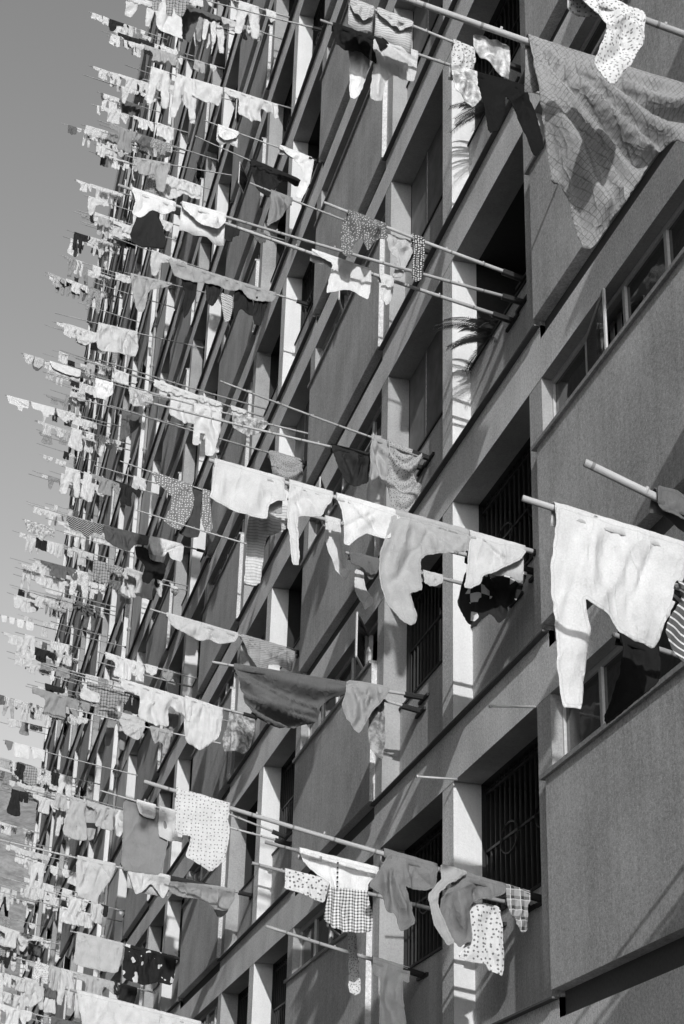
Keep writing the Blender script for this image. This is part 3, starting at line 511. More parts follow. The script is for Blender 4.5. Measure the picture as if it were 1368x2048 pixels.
 ('frilled_skirt', 'skirt', 'pale frilled skirts bunched side by side far left, upper middle', 'AA', 0.55, 'plain', 0.05, 0,
  [(2.367, 21.229), (1.945, 21.187), (1.51, 21.147), (1.442, 20.697), (1.522, 20.454), (1.835, 20.528), (2.326, 20.521), (2.392, 20.891)]),
 ('striped_shawl', 'cloth', 'pale striped cloth hanging in a curve under the far poles, left of the black trousers', 'AB', 0.42, 'stripe_pale', 0.05, 0,
  [(1.957, 21.197), (1.534, 21.164), (1.045, 21.117), (1.184, 20.993), (1.542, 20.853), (1.594, 20.305), (1.752, 20.325), (1.885, 20.815)]),
 ('dark_jacket', 'shirt', 'dark grey jacket with a pointed hem, left of the pale trousers, centre left', 'AH', 0.13, 'plain', 0.04, 0,
  [(1.795, 18.489), (1.595, 18.462), (1.364, 18.428), (1.357, 18.205), (1.554, 17.94), (1.784, 17.73), (1.764, 18.117)]),
 ('round_cloth', 'cloth', 'pale puffed cloth bundle, left end of a crowded pole, centre left', 'AI', 0.55, 'floral_fine', 0.06, 0,
  [(1.776, 18.514), (1.529, 18.473), (1.291, 18.43), (1.238, 18.276), (1.401, 18.134), (1.683, 18.112)]),
 ('vest', 'shirt', 'plain white vest at the skyline, outermost of three on its pole', 'AI', 0.75, 'plain', 0.03, 0,
  [(2.454, 18.624), (2.27, 18.596), (2.085, 18.568), (2.063, 18.305), (2.232, 18.162), (2.396, 18.193)]),
 ('pale_trousers', 'trousers', 'pale creased trousers hanging against the pale pilaster above the polka dot shirt', 'AJ', 0.6, 'plain', 0.04, 0,
  [(1.674, 13.024), (1.497, 13.005), (1.283, 12.976), (1.289, 12.596), (1.352, 12.228), (1.477, 12.24), (1.471, 12.583), (1.555, 12.586), (1.556, 12.383), (1.654, 12.399), (1.646, 12.697)]),
 ('mottled_blouse', 'shirt', 'light mottled blouse between pale trousers and the white towel', 'AJ', 0.5, 'blotch', 0.06, 0,
  [(1.126, 12.953), (0.869, 12.922), (0.611, 12.891), (0.649, 12.79), (0.819, 12.637), (1.012, 12.67), (1.116, 12.764)]),
 ('rag', 'cloth', 'thin pale rag with knotted corner under the far pole, left centre', 'AC', 0.5, 'plain', 0.04, 0,
  [(1.76, 10.311), (1.546, 10.283), (1.298, 10.25), (1.391, 9.977), (1.524, 10.014), (1.625, 10.054)]),
 ('kerchief', 'cloth', 'grey triangular kerchief next to a thin pale rag, left centre', 'AC', 0.38, 'plain', 0.04, 0,
  [(1.248, 10.238), (1.066, 10.215), (0.875, 10.192), (0.909, 9.858), (1.067, 10.011), (1.143, 9.935)]),
 ('plaid_coat', 'shirt', 'grey coat with a dark waistband and patched sleeve, lower left', 'AD', 0.36, 'band', 0.05, 0,
  [(1.978, 10.293), (1.56, 10.246), (1.099, 10.163), (1.196, 9.962), (1.502, 9.81), (1.534, 9.541), (1.947, 9.571), (1.96, 9.911)]),
 ('pillowcase', 'cloth', 'square pale pillowcase touching the tiny dot shorts', 'Z2', 0.55, 'plain', 0.03, 0,
  [(1.358, 7.57), (1.479, 7.593), (1.586, 7.61), (1.572, 7.231), (1.422, 7.165), (1.305, 7.188)]),
 ('napkin', 'cloth', 'small white crumpled cloth left of the pale pillowcase', 'Z2', 0.72, 'plain', 0.03, 0,
  [(1.894, 7.661), (1.76, 7.64), (1.627, 7.619), (1.639, 7.437), (1.759, 7.453), (1.841, 7.499)]),
 ('nightshirt', 'shirt', 'large white nightshirt at the top edge, left', 'AE', 0.66, 'plain', 0.03, 0,
  [(1.768, 29.441), (1.529, 29.408), (1.217, 29.363), (1.165, 28.411), (1.414, 28.441), (1.752, 28.57), (1.837, 28.774)]),
 ('long_johns', 'trousers', 'pale long underwear bent over a pole, upper left', 'AF', 0.55, 'plain', 0.04, 0,
  [(1.777, 26.617), (1.435, 26.595), (1.045, 26.569), (0.864, 26.058), (0.983, 25.976), (1.185, 26.269), (1.36, 26.343), (1.498, 26.368), (1.714, 26.376)]),
 ('grey_trousers', 'trousers', 'light grey trousers slung by the waist above the long pale cloth, upper left', 'AG', 0.38, 'plain', 0.05, 0,
  [(2.112, 23.799), (1.801, 23.799), (1.349, 23.788), (1.413, 23.474), (1.436, 23.054), (1.598, 23.073), (1.691, 23.469), (1.874, 23.353), (2.028, 23.412)]),
 ('white_shirt', 'shirt', 'white shirt furthest out against the sky, on the longest skyline pole', 'BA', 0.66, 'plain', 0.02, 0,
  [(4, 29.884), (3.621, 29.828), (3.224, 29.774), (3.21, 29.482), (3.398, 29.491), (3.415, 29.332), (3.556, 29.388), (3.606, 29.536), (3.881, 29.57)]),
 ('white_shirt', 'shirt', 'white shirt second from the tip of the longest skyline pole', 'BA', 0.66, 'plain', 0.02, 0,
  [(3.172, 29.763), (2.755, 29.692), (2.323, 29.643), (2.328, 29.348), (2.5, 29.36), (2.522, 29.239), (2.697, 29.29), (2.746, 29.438), (3.076, 29.503)]),
 ('white_vest', 'shirt', 'pale vests bunched third from the tip of the longest skyline pole', 'BA', 0.6, 'plain', 0.03, 0,
  [(2.287, 29.629), (1.94, 29.586), (1.591, 29.524), (1.601, 29.267), (1.807, 29.274), (1.931, 29.137), (2.189, 29.331)]),
 ('small_cloth', 'cloth', 'tiny dark and pale cloth at the tip of the upper skyline pole', 'BB', 0.5, 'patch', 0.02, 0,
  [(3.864, 21.696), (3.747, 21.676), (3.605, 21.646), (3.617, 21.536), (3.674, 21.419), (3.768, 21.443)]),
 ('small_cloth', 'cloth', 'pale rag second on the upper skyline pole', 'BB', 0.45, 'plain', 0.02, 0,
  [(3.582, 21.65), (3.369, 21.605), (3.376, 21.442), (3.459, 21.347), (3.602, 21.391)]),
 ('white_sheet', 'sheet', 'long white cloth inward on the upper skyline pole', 'BB', 0.66, 'plain', 0.02, 0,
  [(3.252, 21.584), (2.874, 21.526), (2.495, 21.455), (2.501, 21.265), (2.877, 21.31), (3.141, 21.401)]),
 ('napkin', 'cloth', 'small white napkin at the left frame edge, first of four in a row', 'BC', 0.66, 'plain', 0.01, 0,
  [(3.453, 18.763), (3.288, 18.739), (3.28, 18.549), (3.402, 18.549)]),
 ('napkin', 'cloth', 'small white napkin, second of four in a row near the left edge', 'BC', 0.66, 'plain', 0.01, 0,
  [(3.233, 18.731), (3.067, 18.707), (3.074, 18.515), (3.197, 18.53)]),
 ('napkin', 'cloth', 'small white napkin, third of four in a row near the left edge', 'BC', 0.66, 'plain', 0.01, 0,
  [(3.026, 18.698), (2.818, 18.664), (2.821, 18.429), (2.987, 18.467)]),
 ('napkin', 'cloth', 'small white napkin, innermost of four in a row near the left edge', 'BC', 0.66, 'plain', 0.01, 0,
  [(2.778, 18.669), (2.542, 18.624), (2.545, 18.388), (2.737, 18.409)]),
 ('small_cloth', 'cloth', 'small grey cloth at the outer end of a low skyline pole above the hill', 'BD', 0.2, 'plain', 0.02, 0,
  [(3.158, 13.35), (2.963, 13.323), (2.988, 13.142), (3.053, 13.112)]),
 ('white_shirt', 'shirt', 'white square shirt above the hill, near the left edge', 'BD', 0.66, 'plain', 0.02, 0,
  [(2.941, 13.325), (2.57, 13.256), (2.561, 12.948), (2.745, 12.977), (2.904, 12.985)]),
 ('white_shirt', 'shirt', 'white shirt next to the square one, above the hill', 'BD', 0.64, 'plain', 0.02, 0,
  [(2.548, 13.258), (2.223, 13.196), (2.217, 12.912), (2.364, 13.016), (2.471, 12.957)]),
 ('pale_bundle', 'cloth', 'cluster of pale wrinkled cloth sticking out past the skyline, left of the black scarf', 'BE', 0.58, 'blotch', 0.04, 0,
  [(3.146, 21.619), (2.763, 21.548), (2.264, 21.447), (2.261, 21.138), (2.49, 21.199), (2.581, 21.002), (2.795, 21.188), (2.993, 21.223)]),
]

for kk, P in POLES.items(): hero_bases.append((P[0], P[2]))

def grille(m, y0, y1, z0, z1, x, scroll=False, step=.125):
    n = max(2, int((y1 - y0) / step)); 
    for i in range(n + 1):
        y = y0 + (y1 - y0) * i / n; m.box(x, x + .014, y - .007, y + .007, z0, z1)
    for z in (z0 + .02, z0 + (z1 - z0) * .52, z1 - .08):
        m.box(x - .004, x + .018, y0, y1, z - .01, z + .012)
    for i in range(n):                                   # small squares along the top rail
        y = y0 + (y1 - y0) * (i + .5) / n; m.box(x, x + .01, y - .03, y + .03, z1 - .05, z1 - .04)
    if scroll:
        for c in (.3, .7):
            cy = y0 + (y1 - y0) * c; cz = (z0 + z1) / 2; pts = [(x - .012, cy + .22 * math.cos(t * math.pi / 8), cz + .13 * math.sin(t * math.pi / 8)) for t in range(17)]
            m.path(pts, .008, 5)

openings = []
for j, a in enumerate(AJ):
    for side, (c0, c1) in (('b', (-.532, -.0375)), ('c', (.0375, .527))):
        y0, y1 = U(a + c0), U(a + c1)
        if y0 > YB or (abs(a - 9.402) < .1 and side == 'c'): continue
        for k in range(KLO, KHI + 1):
            zc = Zk(k, -.3)
            p = px((0, (y0 + y1) / 2, zc))
            vis = p and -150 < p[0] < 1500 and -250 < p[1] < 2300
            openings.append((0 if vis else 1, p[2] if p else 1e3, side, j, k, y0, y1))
openings.sort(key=lambda t: (t[0], t[1]))

def balcony_mesh(k, y0, y1, r, near, mo):
    """parapet with its rail"""
    zb = Zk(k - 1, .115); zt = Zk(k - 1, .34)
    m = mo or MB()
    m.box(.19, .27, y0, y1, zb, zt, 0)
    m.box(.172, .29, y0, y1, zt, zt + .022, 1)
    return m, zt

far_par = MB(); far_gr = MB(); far_bo = MB()
near_openings = 0
for (nv, d, side, j, k, y0, y1) in openings:
    r = random.Random(j * 1000 + k * 10 + (side == 'b'))
    zt = Zk(k - 1, .34) + .022; zl = Zk(k)
    style = r.choice(['grille', 'grille', 'grille', 'board', 'open']) 
    if j == 2 and side == 'b' and k in (0, 1): style = 'scroll'
    if j == 2 and side == 'b' and k == 2: style = 'open'
    if j == 2 and side == 'c' and k in (2, 3): style = 'board'
    if j == 2 and side == 'c' and k in (0, 1): style = 'grille'
    near = near_openings < 98 and not nv
    if near:
        near_openings += 1; gx = .66 if (side == 'c' and j >= 4) else .30
        m, _ = balcony_mesh(k, y0, y1, r, True, None); par = m.build('balcony_wall', [M['parapet'], M['iron']], block)
        if style in ('grille', 'scroll'):
            m = MB(); grille(m, y0, y1, zt, zl - .01, gx, style == 'scroll' or r.random() < .3); m.build('window_grille', M['iron'], par)
            if r.random() < .5:
                m = MB(); n = 14; cy0 = y0 + (y1 - y0) * r.choice((0, .5)); cw = (y1 - y0) * .45
                for i in range(n):
                    ya = cy0 + cw * i / n; m.box(.55 + .03 * (i % 2), .56 + .03 * (i % 2), ya, ya + cw / n * .96, zt - .2, zl - .15)
                m.build('curtain', M['curtain'], par)
        elif style == 'board':
            m = MB(); m.box(gx - .04, gx, y0 + .01, y1 - .01, zt - .05, zl - .004, 0)
            for i in range(3):
                ya = y0 + (y1 - y0) * (i + .02) / 3; m.box(gx - .05, gx - .04, ya, ya + .03, zt - .05, zl - .01, 1)
            m.build('balcony_board', [M['board'], M['sill']], par)
        else:
            m = MB(); m.box(.60, .64, y0 + .1, y0 + (y1 - y0) * .45, zt - 1.2, zl - .1, 0); m.build('balcony_door', M['board'], par)
    else:
        balcony_mesh(k, y0, y1, r, False, far_par)
        if style != 'open' and not nv:
            if style == 'board': far_bo.box(.262 + (.36 if side == 'c' else 0), .30 + (.36 if side == 'c' else 0), y0 + .01, y1 - .01, zt - .05, zl - .004)
            else: grille(far_gr, y0, y1, zt, zl - .01, .66 if side == 'c' else .30, False, .25)
tag(far_par.build('balcony_wall', [M['parapet'], M['iron']], block), kind='stuff')
tag(far_gr.build('window_grille', M['iron'], block), kind='stuff')
tag(far_bo.build('balcony_board', M['board'], block), kind='stuff')

# spandrel panels with sill and windows above
panels = []
for j, a in enumerate([-2.958] + AJ):
    y0, y1 = U(a + .59), U(a + 1.46)
    y0 = max(y0, YA)
    if abs(a - 9.402) < .1: y0 = U(10.17)
    if y1 > YB: continue
    for k in range(KLO, KHI + 1):
        p = px((0, (y0 + y1) / 2, Zk(k, .3)))
        p2 = px((0, y1, Zk(k, .3)))
        vis = (p and -300 < p[0] < 2300 and -400 < p[1] < 2500) or (p2 and -100 < p2[0] < 1450 and -200 < p2[1] < 2248)
        panels.append((0 if vis else 1, p[2] if p else -50, j, k, y0, y1))
panels.sort(key=lambda t: (t[0], t[1]))
far_pn = MB(); far_wi = MB(); far_gl = MB(); npn = 0
def window(m, mg, k, y0, y1, r, mc=None):
    zb = Zk(k, .478) + .035; zt = Zk(k + 1) - .003; x = .096
    n = 5; wdt = (y1 - y0) / n
    m.box(x, x + .05, y0, y1, zb, zb + .045); m.box(x, x + .05, y0, y1, zt - .045, zt)
    for i in range(n + 1):
        y = y0 + wdt * i; m.box(x - .003, x + .05, max(y0, y - .022), min(y1, y + .022), zb + .045, zt - .045)
    opened = r.randrange(n) if r.random() < .3 else -1
    ang = R(r.uniform(14, 30))
    if abs(y1 - U(2.622)) < .05: opened = {0: 3, 1: 4, -1: -1}.get(k, opened); ang = R(11 if k == 0 else 16)
    for i in range(n):
        a, b = y0 + wdt * i + .022, y0 + wdt * (i + 1) - .022
        if i == opened:
            an = ang; L = wdt - .05            # casement swung out, hinged on its far side
            hx, hy = x - .005, b
            ex, ey = hx - math.sin(an) * L, hy - math.cos(an) * L
            for zz in (zb + .06, zt - .06): m.tube((hx, hy, zz), (ex, ey, zz), .014, 5)
            m.tube((ex, ey, zb + .06), (ex, ey, zt - .06), .014, 5)
            c = len(mg.v); mg.v += [(hx, hy, zb + .06), (ex, ey, zb + .06), (ex, ey, zt - .06), (hx, hy, zt - .06)]; mg.f.append((c, c + 1, c + 2, c + 3)); mg.m.append(0)
        else:
            mg.box(x + .02, x + .028, a, b, zb + .045, zt - .045)
for (nv, d, j, k, y0, y1) in panels:
    r = random.Random(j * 777 + k)
    near = npn < 96 and not nv
    mp = MB() if near else far_pn
    zb, zt = Zk(k, .128), Zk(k, .478)
    mp.box(.05, .2, y0, y1, Zk(k, .085), zb + .1, 2)                       # recessed wall under the panel, shade put into its dark colour
    mp.box(-.056, .05, y0 + .002, y1 - .002, zb, zt, 0)
    mp.box(-.085, .2, y0 + .002, y1 + (.05 if y1 + .05 < YB else 0), zt, zt + .035, 1)
    if near:
        npn += 1
        pn = mp.build('wall_panel', [M['panel'], M['sill'], M['stain_shade']], block)
        m = MB(); mg = MB(); window(m, mg, k, y0, y1, r); wf = m.build('window', M['steel'], pn) if False else None
        wo_ = m.build('window', M['steel'], pn); mg.build('pane', M['glass'], wo_)
        if r.random() < .8:
            mc = MB(); a = y0 + (y1 - y0) * r.choice((0, .25, .5)); L = (y1 - y0) * r.choice((.25, .45))
            n = int(L / .07)
            for i in range(n): mc.box(.22 + .025 * (i % 2), .228 + .025 * (i % 2), a + L * i / n, a + L * (i + .97) / n, zt + .05, Zk(k + 1) - .02)
            mc.build('curtain', M['curtain'], wo_)
    elif nv: pass
    else: window(far_wi, far_gl, k, y0, y1, r)
tag(far_pn.build('wall_panel', [M['panel'], M['sill'], M['stain_shade']], block), kind='stuff')
fw = tag(far_wi.build('window', M['steel'], block), kind='stuff'); tag(far_gl.build('pane', M['glass'], fw), kind='stuff')
# unseen projecting boxes, shaped to cast the long shadows across the near panels
m = MB()
for k in range(KLO, 8):
    m.box(-1.0, -.06, U(.62), U(1.08), Zk(k, .38), Zk(k, .49)); m.box(-1.03, -.06, U(.60), U(1.10), Zk(k, .49), Zk(k, .505))
tag(m.build('projecting_box', M['panel'], block), kind='stuff')

# ------------------------------------------------------------ poles
pole_cache = {}
def pole_mesh(L, r, seg=10):
    key = (round(L, 1), round(r, 3), seg)
    if key in pole_cache: return pole_cache[key]
    m = MB(); n = 9; ns = seg
    for i in range(n):
        for q in range(ns):
            an = 2 * math.pi * q / ns; rr = r * (1 - .28 * i / (n - 1)); bow = .012 * math.sin(math.pi * i / (n - 1)) * key[0]
            m.v.append((rr * math.cos(an), rr * math.sin(an) - bow * .5, key[0] * i / (n - 1)))
    for i in range(n - 1):
        for q in range(ns):
            b = (q + 1) % ns; m.f.append((i * ns + q, i * ns + b, (i + 1) * ns + b, (i + 1) * ns + q)); m.m.append(0)
    m.f.append(tuple(range(ns))[::-1]); m.m.append(0); m.f.append(tuple((n - 1) * ns + q for q in range(ns))); m.m.append(0)
    # bamboo nodes
    for f in (.18, .37, .55, .72, .88):
        z = key[0] * f; m.tube((0, 0, z - .006), (0, 0, z + .006), r * (1.14 - .28 * f), ns)
    me = m.mesh('bamboo_pole', [M['bamboo']], True); pole_cache[key] = me; return me

socks = []
def socket(y, z, d):
    if len(socks) > 90: return
    sock = MB(); a = Vector((.18, y, z)); sock.tube(a + d * -.02, a + d * .20, .032, 8)
    sock.box(.165, .19, y - .16, y + .16, z - .03, z + .0); socks.append(sock)

def put_pole(base, tip, r, label, group, name='bamboo_pole', cat='pole', mat=None, sk=True):
    base = Vector(base); tip = Vector(tip); d = (tip - base)
    o = link_mesh(name, pole_mesh(d.length, r), None, base)
    o.rotation_mode = 'QUATERNION'; o.rotation_quaternion = d.to_track_quat('Z', 'Y')
    o.scale.z = d.length / round(d.length, 1)
    tag(o, label, cat, group)
    return o

PL = {
'A': 'bamboo pole carrying the big crosshatch bedsheet at top right',
'B': 'bamboo pole of the white tiny print blouse, top right corner',
'C': 'bamboo pole through the big white trousers at the right edge',
'C4': 'pole of the black garment in front of the near window',
'C2': 'bamboo pole with the striped dark cloth, low at the right edge',
'D': 'thick bare bamboo pole end with a dark rag, against the near spandrel panel',
'E': 'long middle bamboo pole from white towel to the grey pajama shirt',
'F': 'lower bamboo pole behind the tied cloth, just under the long middle pole',
'F2': 'short bamboo pole with dark shorts below the pajama shirt',
'Ga': 'upper of three parallel bare bamboo poles, right of upper centre',
'Gb': 'middle of three parallel bamboo poles, ending at a draped towel',
'Gc': 'lowest and longest of three parallel poles, above the star shaped shirt',
'Gd': 'thin pole with the slanting mid grey shirt, upper centre',
'H': 'thin dark pole ending in two limp blouses beside the pilaster',
'H2': 'pole whose inner end is wrapped by black bunched cloth',
'H3': 'thin pole ending in bundled grey garments above the white towel',
'I': 'long bamboo pole from the tiny dot shorts to the plaid cloth, lower right',
'J': 'bamboo pole of the gingham dress',
'K': 'short pole of the flower print cloth beside the gingham dress',
'L': 'dark bare pole slanting to pale pajama trousers at the bottom edge',
'M': 'pole carrying the wide dark grey shawl',
'M2': 'short pole just beneath the inner end of the shawl pole',
'O': 'pole with light and grey shirts above the dark shawl',
'Q': 'pole of wide grey shirts and black trousers, upper left',
'R': 'pole with crumpled white trousers, upper left',
'R2': 'pole with wide black cloth under crumpled white trousers',
'T': 'long bare pole crossing the top edge left of centre',
'T2': 'pole with the black coat shape below the top edge',
'T3': 'pole with two folded towel bundles at the top edge',
'T4': 'pole with long black trousers left of the bedsheet',
'U': 'long pole with pointed white towel and pale square cloth, lower left',
'U2': 'bare pole over the tiny dot shorts, lower centre left',
'V': 'pole ending in a crumpled patterned shirt, centre left',
'V2': 'thin pole with mid grey boxer shorts, centre left',
'W': 'pole with black scarf, dark skirt and white blouse, left of centre',
'X': 'pole with polka dot shirt and plain dark dress',
'Y': 'pole of the long white sheet along the bottom edge',
'Z': 'pole with square bath towel and black jumper, bottom left',
'Z2': 'pole holding a plain mid grey rectangular towel, lower left',
'Z3': 'bare thin pole left of the mid grey rectangular towel',
'AA': 'pole of the pale frilled skirts, far left upper middle',
'AB': 'pole of the curved striped cloth, left of black trousers',
'AH': 'pole of the dark jacket with pointed hem, centre left',
'AI': 'crowded pole with plain white vest and pale puffed cloth',
'AJ': 'pole of pale creased trousers and light mottled blouse',
'AC': 'pole of thin pale rag and grey kerchief, left centre',
'AD': 'pole of the grey coat with dark waistband, lower left',
'AE': 'pole of the large white nightshirt at the top edge',
'AF': 'pole of pale long underwear, upper left',
'AG': 'pole of light grey trousers, upper left',
'BA': 'long skyline pole with three white shirts reaching the left edge',
'BB': 'upper skyline pole with tiny rags and a long white cloth',
'BC': 'skyline pole with four small napkins in a row, left edge',
'BD': 'low skyline pole with square white shirt above the hill',
'BE': 'skyline pole with a cluster of pale wrinkled cloth',
'S1': 'short metal rod sticking out under the beam beside the white trousers leg',
'S2': 'short metal rod sticking out under the beam above the lower window grille'}
for kk, (y, n0, z0, n1, z1, r) in POLES.items():
    b = Vector((-n0, y, z0)); t = Vector((-n1, y, z1))
    if kk[0] == 'S' and len(kk) == 2:
        m = MB(); m.tube((0, 0, 0), t - b, .011, 8); m.tube((t - b) * .96, (t - b), .016, 8)
        o = m.build('metal_rod', M['steel'], None, b, True); tag(o, PL[kk], 'rod', 'metal rods under the beams'); continue
    put_pole(b, t, r, PL[kk], 'bamboo laundry poles reaching out from the balconies')
    socket(y, b.z + (b - t).normalized().z * .05 - .01, (t - b).normalized())

# ------------------------------------------------------------ cloth meshes
def sstep(a, b, x):
    t = min(1, max(0, (x - a) / (b - a))); return t * t * (3 - 2 * t)

def inside(p, poly):
    c = False; n = len(poly)
    for i in range(n):
        a, b = poly[i], poly[i - 1]
        if (a[1] > p[1]) != (b[1] > p[1]) and p[0] < (b[0] - a[0]) * (p[1] - a[1]) / (b[1] - a[1]) + a[0]: c = not c
    return c

def rounded(poly, it=1):
    for _ in range(it):
        q = []
        for i in range(len(poly)):
            a = poly[i - 1]; b = poly[i]; c = poly[(i + 1) % len(poly)]
            q.append((b[0] * .86 + a[0] * .14, b[1] * .86 + a[1] * .14)); q.append((b[0] * .86 + c[0] * .14, b[1] * .86 + c[1] * .14))
        poly = q
    return poly

def garment_mesh(name, poly, line, amp, seed, h=None, pr=.02, back=0., jag=.004, mode='fold', collar=True, soft=False, org=(0, 0)):
    """poly: outline in (x along the wall normal, z), local; line(x) -> z of the pole axis at x. Returns a mesh whose folds go in y."""
    rr = random.Random(seed); ph = [rr.uniform(0, 6.28) for _ in range(6)]; so_ = Vector((rr.uniform(0, 50), rr.uniform(0, 50), rr.uniform(0, 50)))
    xs = [p[0] for p in poly]; zs = [p[1] for p in poly]; W_, H_ = max(xs) - min(xs), max(zs) - min(zs)
    size = max(W_, H_); h = h or min(.020, max(.011, size / 55))
    poly = rounded(poly) if not soft else rounded(poly, 1)
    bd = []
    for i in range(len(poly)):
        a, b = poly[i - 1], poly[i]; L = math.hypot(b[0] - a[0], b[1] - a[1]); n = max(1, int(L / h))
        nx, nz = (b[1] - a[1]) / (L + 1e-9), -(b[0] - a[0]) / (L + 1e-9)
        for q in range(n):
            t = q / n; x = a[0] + (b[0] - a[0]) * t; z = a[1] + (b[1] - a[1]) * t
            w_ = jag * (noise.noise(Vector((x * 14, z * 14, 3)) + so_) + .6 * noise.noise(Vector((x * 45, z * 45, 3)) + so_)) * (1 if line(x) - z > .06 else .2)
            bd.append((x + nx * w_ * 2, z + nz * w_ * 2))
    pts = [Vector(p) for p in bd]; nb = len(pts); edges = [(i, (i + 1) % nb) for i in range(nb)]
    x = min(xs) + h * .5; row = 0
    while x < max(xs):
        z = min(zs) + h * (.5 if row % 2 else .98)
        while z < max(zs):
            p = (x + rr.uniform(-.12, .12) * h, z + rr.uniform(-.12, .12) * h)
            if inside(p, bd): pts.append(Vector(p))
            z += h
        x += h * .9; row += 1
    vs, es, fs, _, _, _ = delaunay_2d_cdt(pts, edges, [], 1, 1e-5)
    lam = max(.06, min(.17, W_ * .32)); c0 = rr.uniform(.35, .65) * W_ + min(xs); x0_ = min(xs)
    big = soft
    # each pleat: (where, lean, half width, depth, start, end)
    PLT = []
    if mode == 'radial':
        for q in range(int(9 + W_ * 8)): PLT.append((rr.uniform(-1.65, -.12), 0, rr.uniform(.025, .09), rr.uniform(-1, 1), 0, 9))
    elif mode == 'swag':
        for q in range(int(7 + H_ * 12)): PLT.append((rr.uniform(.03, H_ * 1.25), rr.uniform(-.15, .15), rr.uniform(.014, .045), rr.uniform(-1, 1), 0, 9))
    else:
        for q in range(int(4 + W_ / .045)):
            t0 = rr.choice([0, 0, rr.uniform(0, H_ * .6)]); PLT.append((rr.uniform(x0_, x0_ + W_), rr.gauss(0, .28), rr.uniform(.009, .032) * (1.6 if not soft else 1), rr.uniform(-1, 1), t0, t0 + rr.uniform(.15, .9) * max(.25, H_)))
        for q in range(3): PLT.append((rr.uniform(x0_, x0_ + W_), rr.choice((-1, 1)) * rr.uniform(.7, 1.6), rr.uniform(.010, .022), rr.uniform(-1, 1), 0, rr.uniform(.1, .35)))
    bds = bd[::4]
    V = []; hem = []
    for v in vs:
        x_, z_ = v.x, v.y; t = max(0., line(x_) - z_)
        if soft: hem.append(min((x_ - q[0]) ** 2 + (z_ - q[1]) ** 2 for q in bd) ** .5)
        ramp = .12 + .88 * sstep(0, .16, t)
        wob = noise.noise(Vector((x_ * 2.5, z_ * 2.5, 0)) + so_); w2 = noise.noise(Vector((x_ * 5, z_ * 4, 4)) + so_)
        if soft and t > .05:
            dd = hem[-1]
            ramp *= .38 + .62 * sstep(0, .08, dd)
        f = 0.
        if mode == 'radial':
            dx, dz = x_ - org[0], z_ - org[1]; r_ = math.hypot(dx, dz); th_ = math.atan2(dz, dx) + .10 * wob - .28 * r_ * (1 if W_ > .8 else 0)
            for (a_, l_, w_, d_, _a, _b) in PLT:
                g_ = (th_ - a_) / w_
                if abs(g_) < 3: f += d_ * math.exp(-g_ * g_) * min(1.2, .35 + r_ * 1.1)
            f += .5 * math.sin(2 * math.pi * th_ * .9 + ph[0]) * r_
        elif mode == 'swag':
            sx_ = (x_ - c0) / max(.2, W_ * .5); uu = t + .30 * H_ * sx_ * sx_ + .03 * wob
            for (a_, l_, w_, d_, _a, _b) in PLT:
                g_ = (uu - a_ - l_ * (x_ - c0)) / w_
                if abs(g_) < 3: f += d_ * math.exp(-g_ * g_)
            f += .5 * math.sin(2 * math.pi * uu / .33 + ph[0]) + .4 * wob
        else:
            for (a_, l_, w_, d_, t0, t1) in PLT:
                if t < t0 - .03 or t > t1 + .05: continue
                g_ = (x_ - a_ - l_ * t - .03 * w2) / (w_ * (1 + .8 * t))
                if abs(g_) < 3: f += .75 * d_ * math.exp(-g_ * g_) * sstep(t0 - .03, t0 + .05, t) * (1 - sstep(t1 - .12, t1 + .05, t))
            f += .45 * math.sin(2 * math.pi * (x_ + .3 * wob) / (lam * 1.6 * (1 + .4 * t)) + ph[0]) + .35 * w2
        d = amp * ramp * f + .10 * amp * noise.noise(Vector((x_ * 22, z_ * 22, 7)) + so_) * ramp
        d += .12 * sstep(.1, .9, t) * noise.noise(Vector((x_ * 1.3, z_ * 1.1, 9)) + so_)
        V.append((x_, -(pr + .010) + d, z_))
    F = [tuple(f) for f in fs]
    if collar:                                     # where the cloth goes over the pole: a rolled strip with a short hanging back edge
        tops = [p for p in bd if abs(line(p[0]) - p[1]) < .075 + size * .02]
        if len(tops) > 1:
            x0, x1 = min(p[0] for p in tops), max(p[0] for p in tops); n = max(3, int((x1 - x0) / .03)); na = 7; base = len(V)
            bl = back if back else rr.uniform(.03, .09)
            for i in range(n + 1):
                xx = x0 + (x1 - x0) * i / n; zc = line(xx); rad = pr + .004 + .002 * noise.noise(Vector((xx * 18, 0, 0)) + so_)
                for q in range(na):
                    an = math.pi * (1 - q / (na - 1)); V.append((xx, rad * math.cos(an), zc + rad * 1.05 * math.sin(an) + .003 * noise.noise(Vector((xx * 40, q, 0)) + so_)))
                V.append((xx, rad + .012 + .01 * math.sin(xx * 40 + ph[2]), zc - bl * .5))
                V.append((xx, rad + .02 + .018 * math.sin(xx * 33 + ph[3]), zc - bl * (1 + .2 * noise.noise(Vector((xx * 6, 1, 0)) + so_))))
                V.append((xx, -rad - .002, zc - .05))
            st = na + 3
            for i in range(n):
                a = base + i * st; b = a + st
                for q in range(na + 1): F.append((a + q, a + q + 1, b + q + 1, b + q))
                F.append((a + na + 2, a, b, b + na + 2))
    me = bpy.data.meshes.new(name); me.from_pydata(V, [], F); me.polygons.foreach_set('use_smooth', [True] * len(F)); me.update()
    if soft:
        at = me.attributes.new('hem', 'FLOAT', 'POINT'); at.data.foreach_set('value', hem + [0.] * (len(V) - len(hem)))
    return me

def thick(o, t=.0035):
    md = o.modifiers.new('thickness', 'SOLIDIFY'); md.thickness = t; md.offset = 0; return o

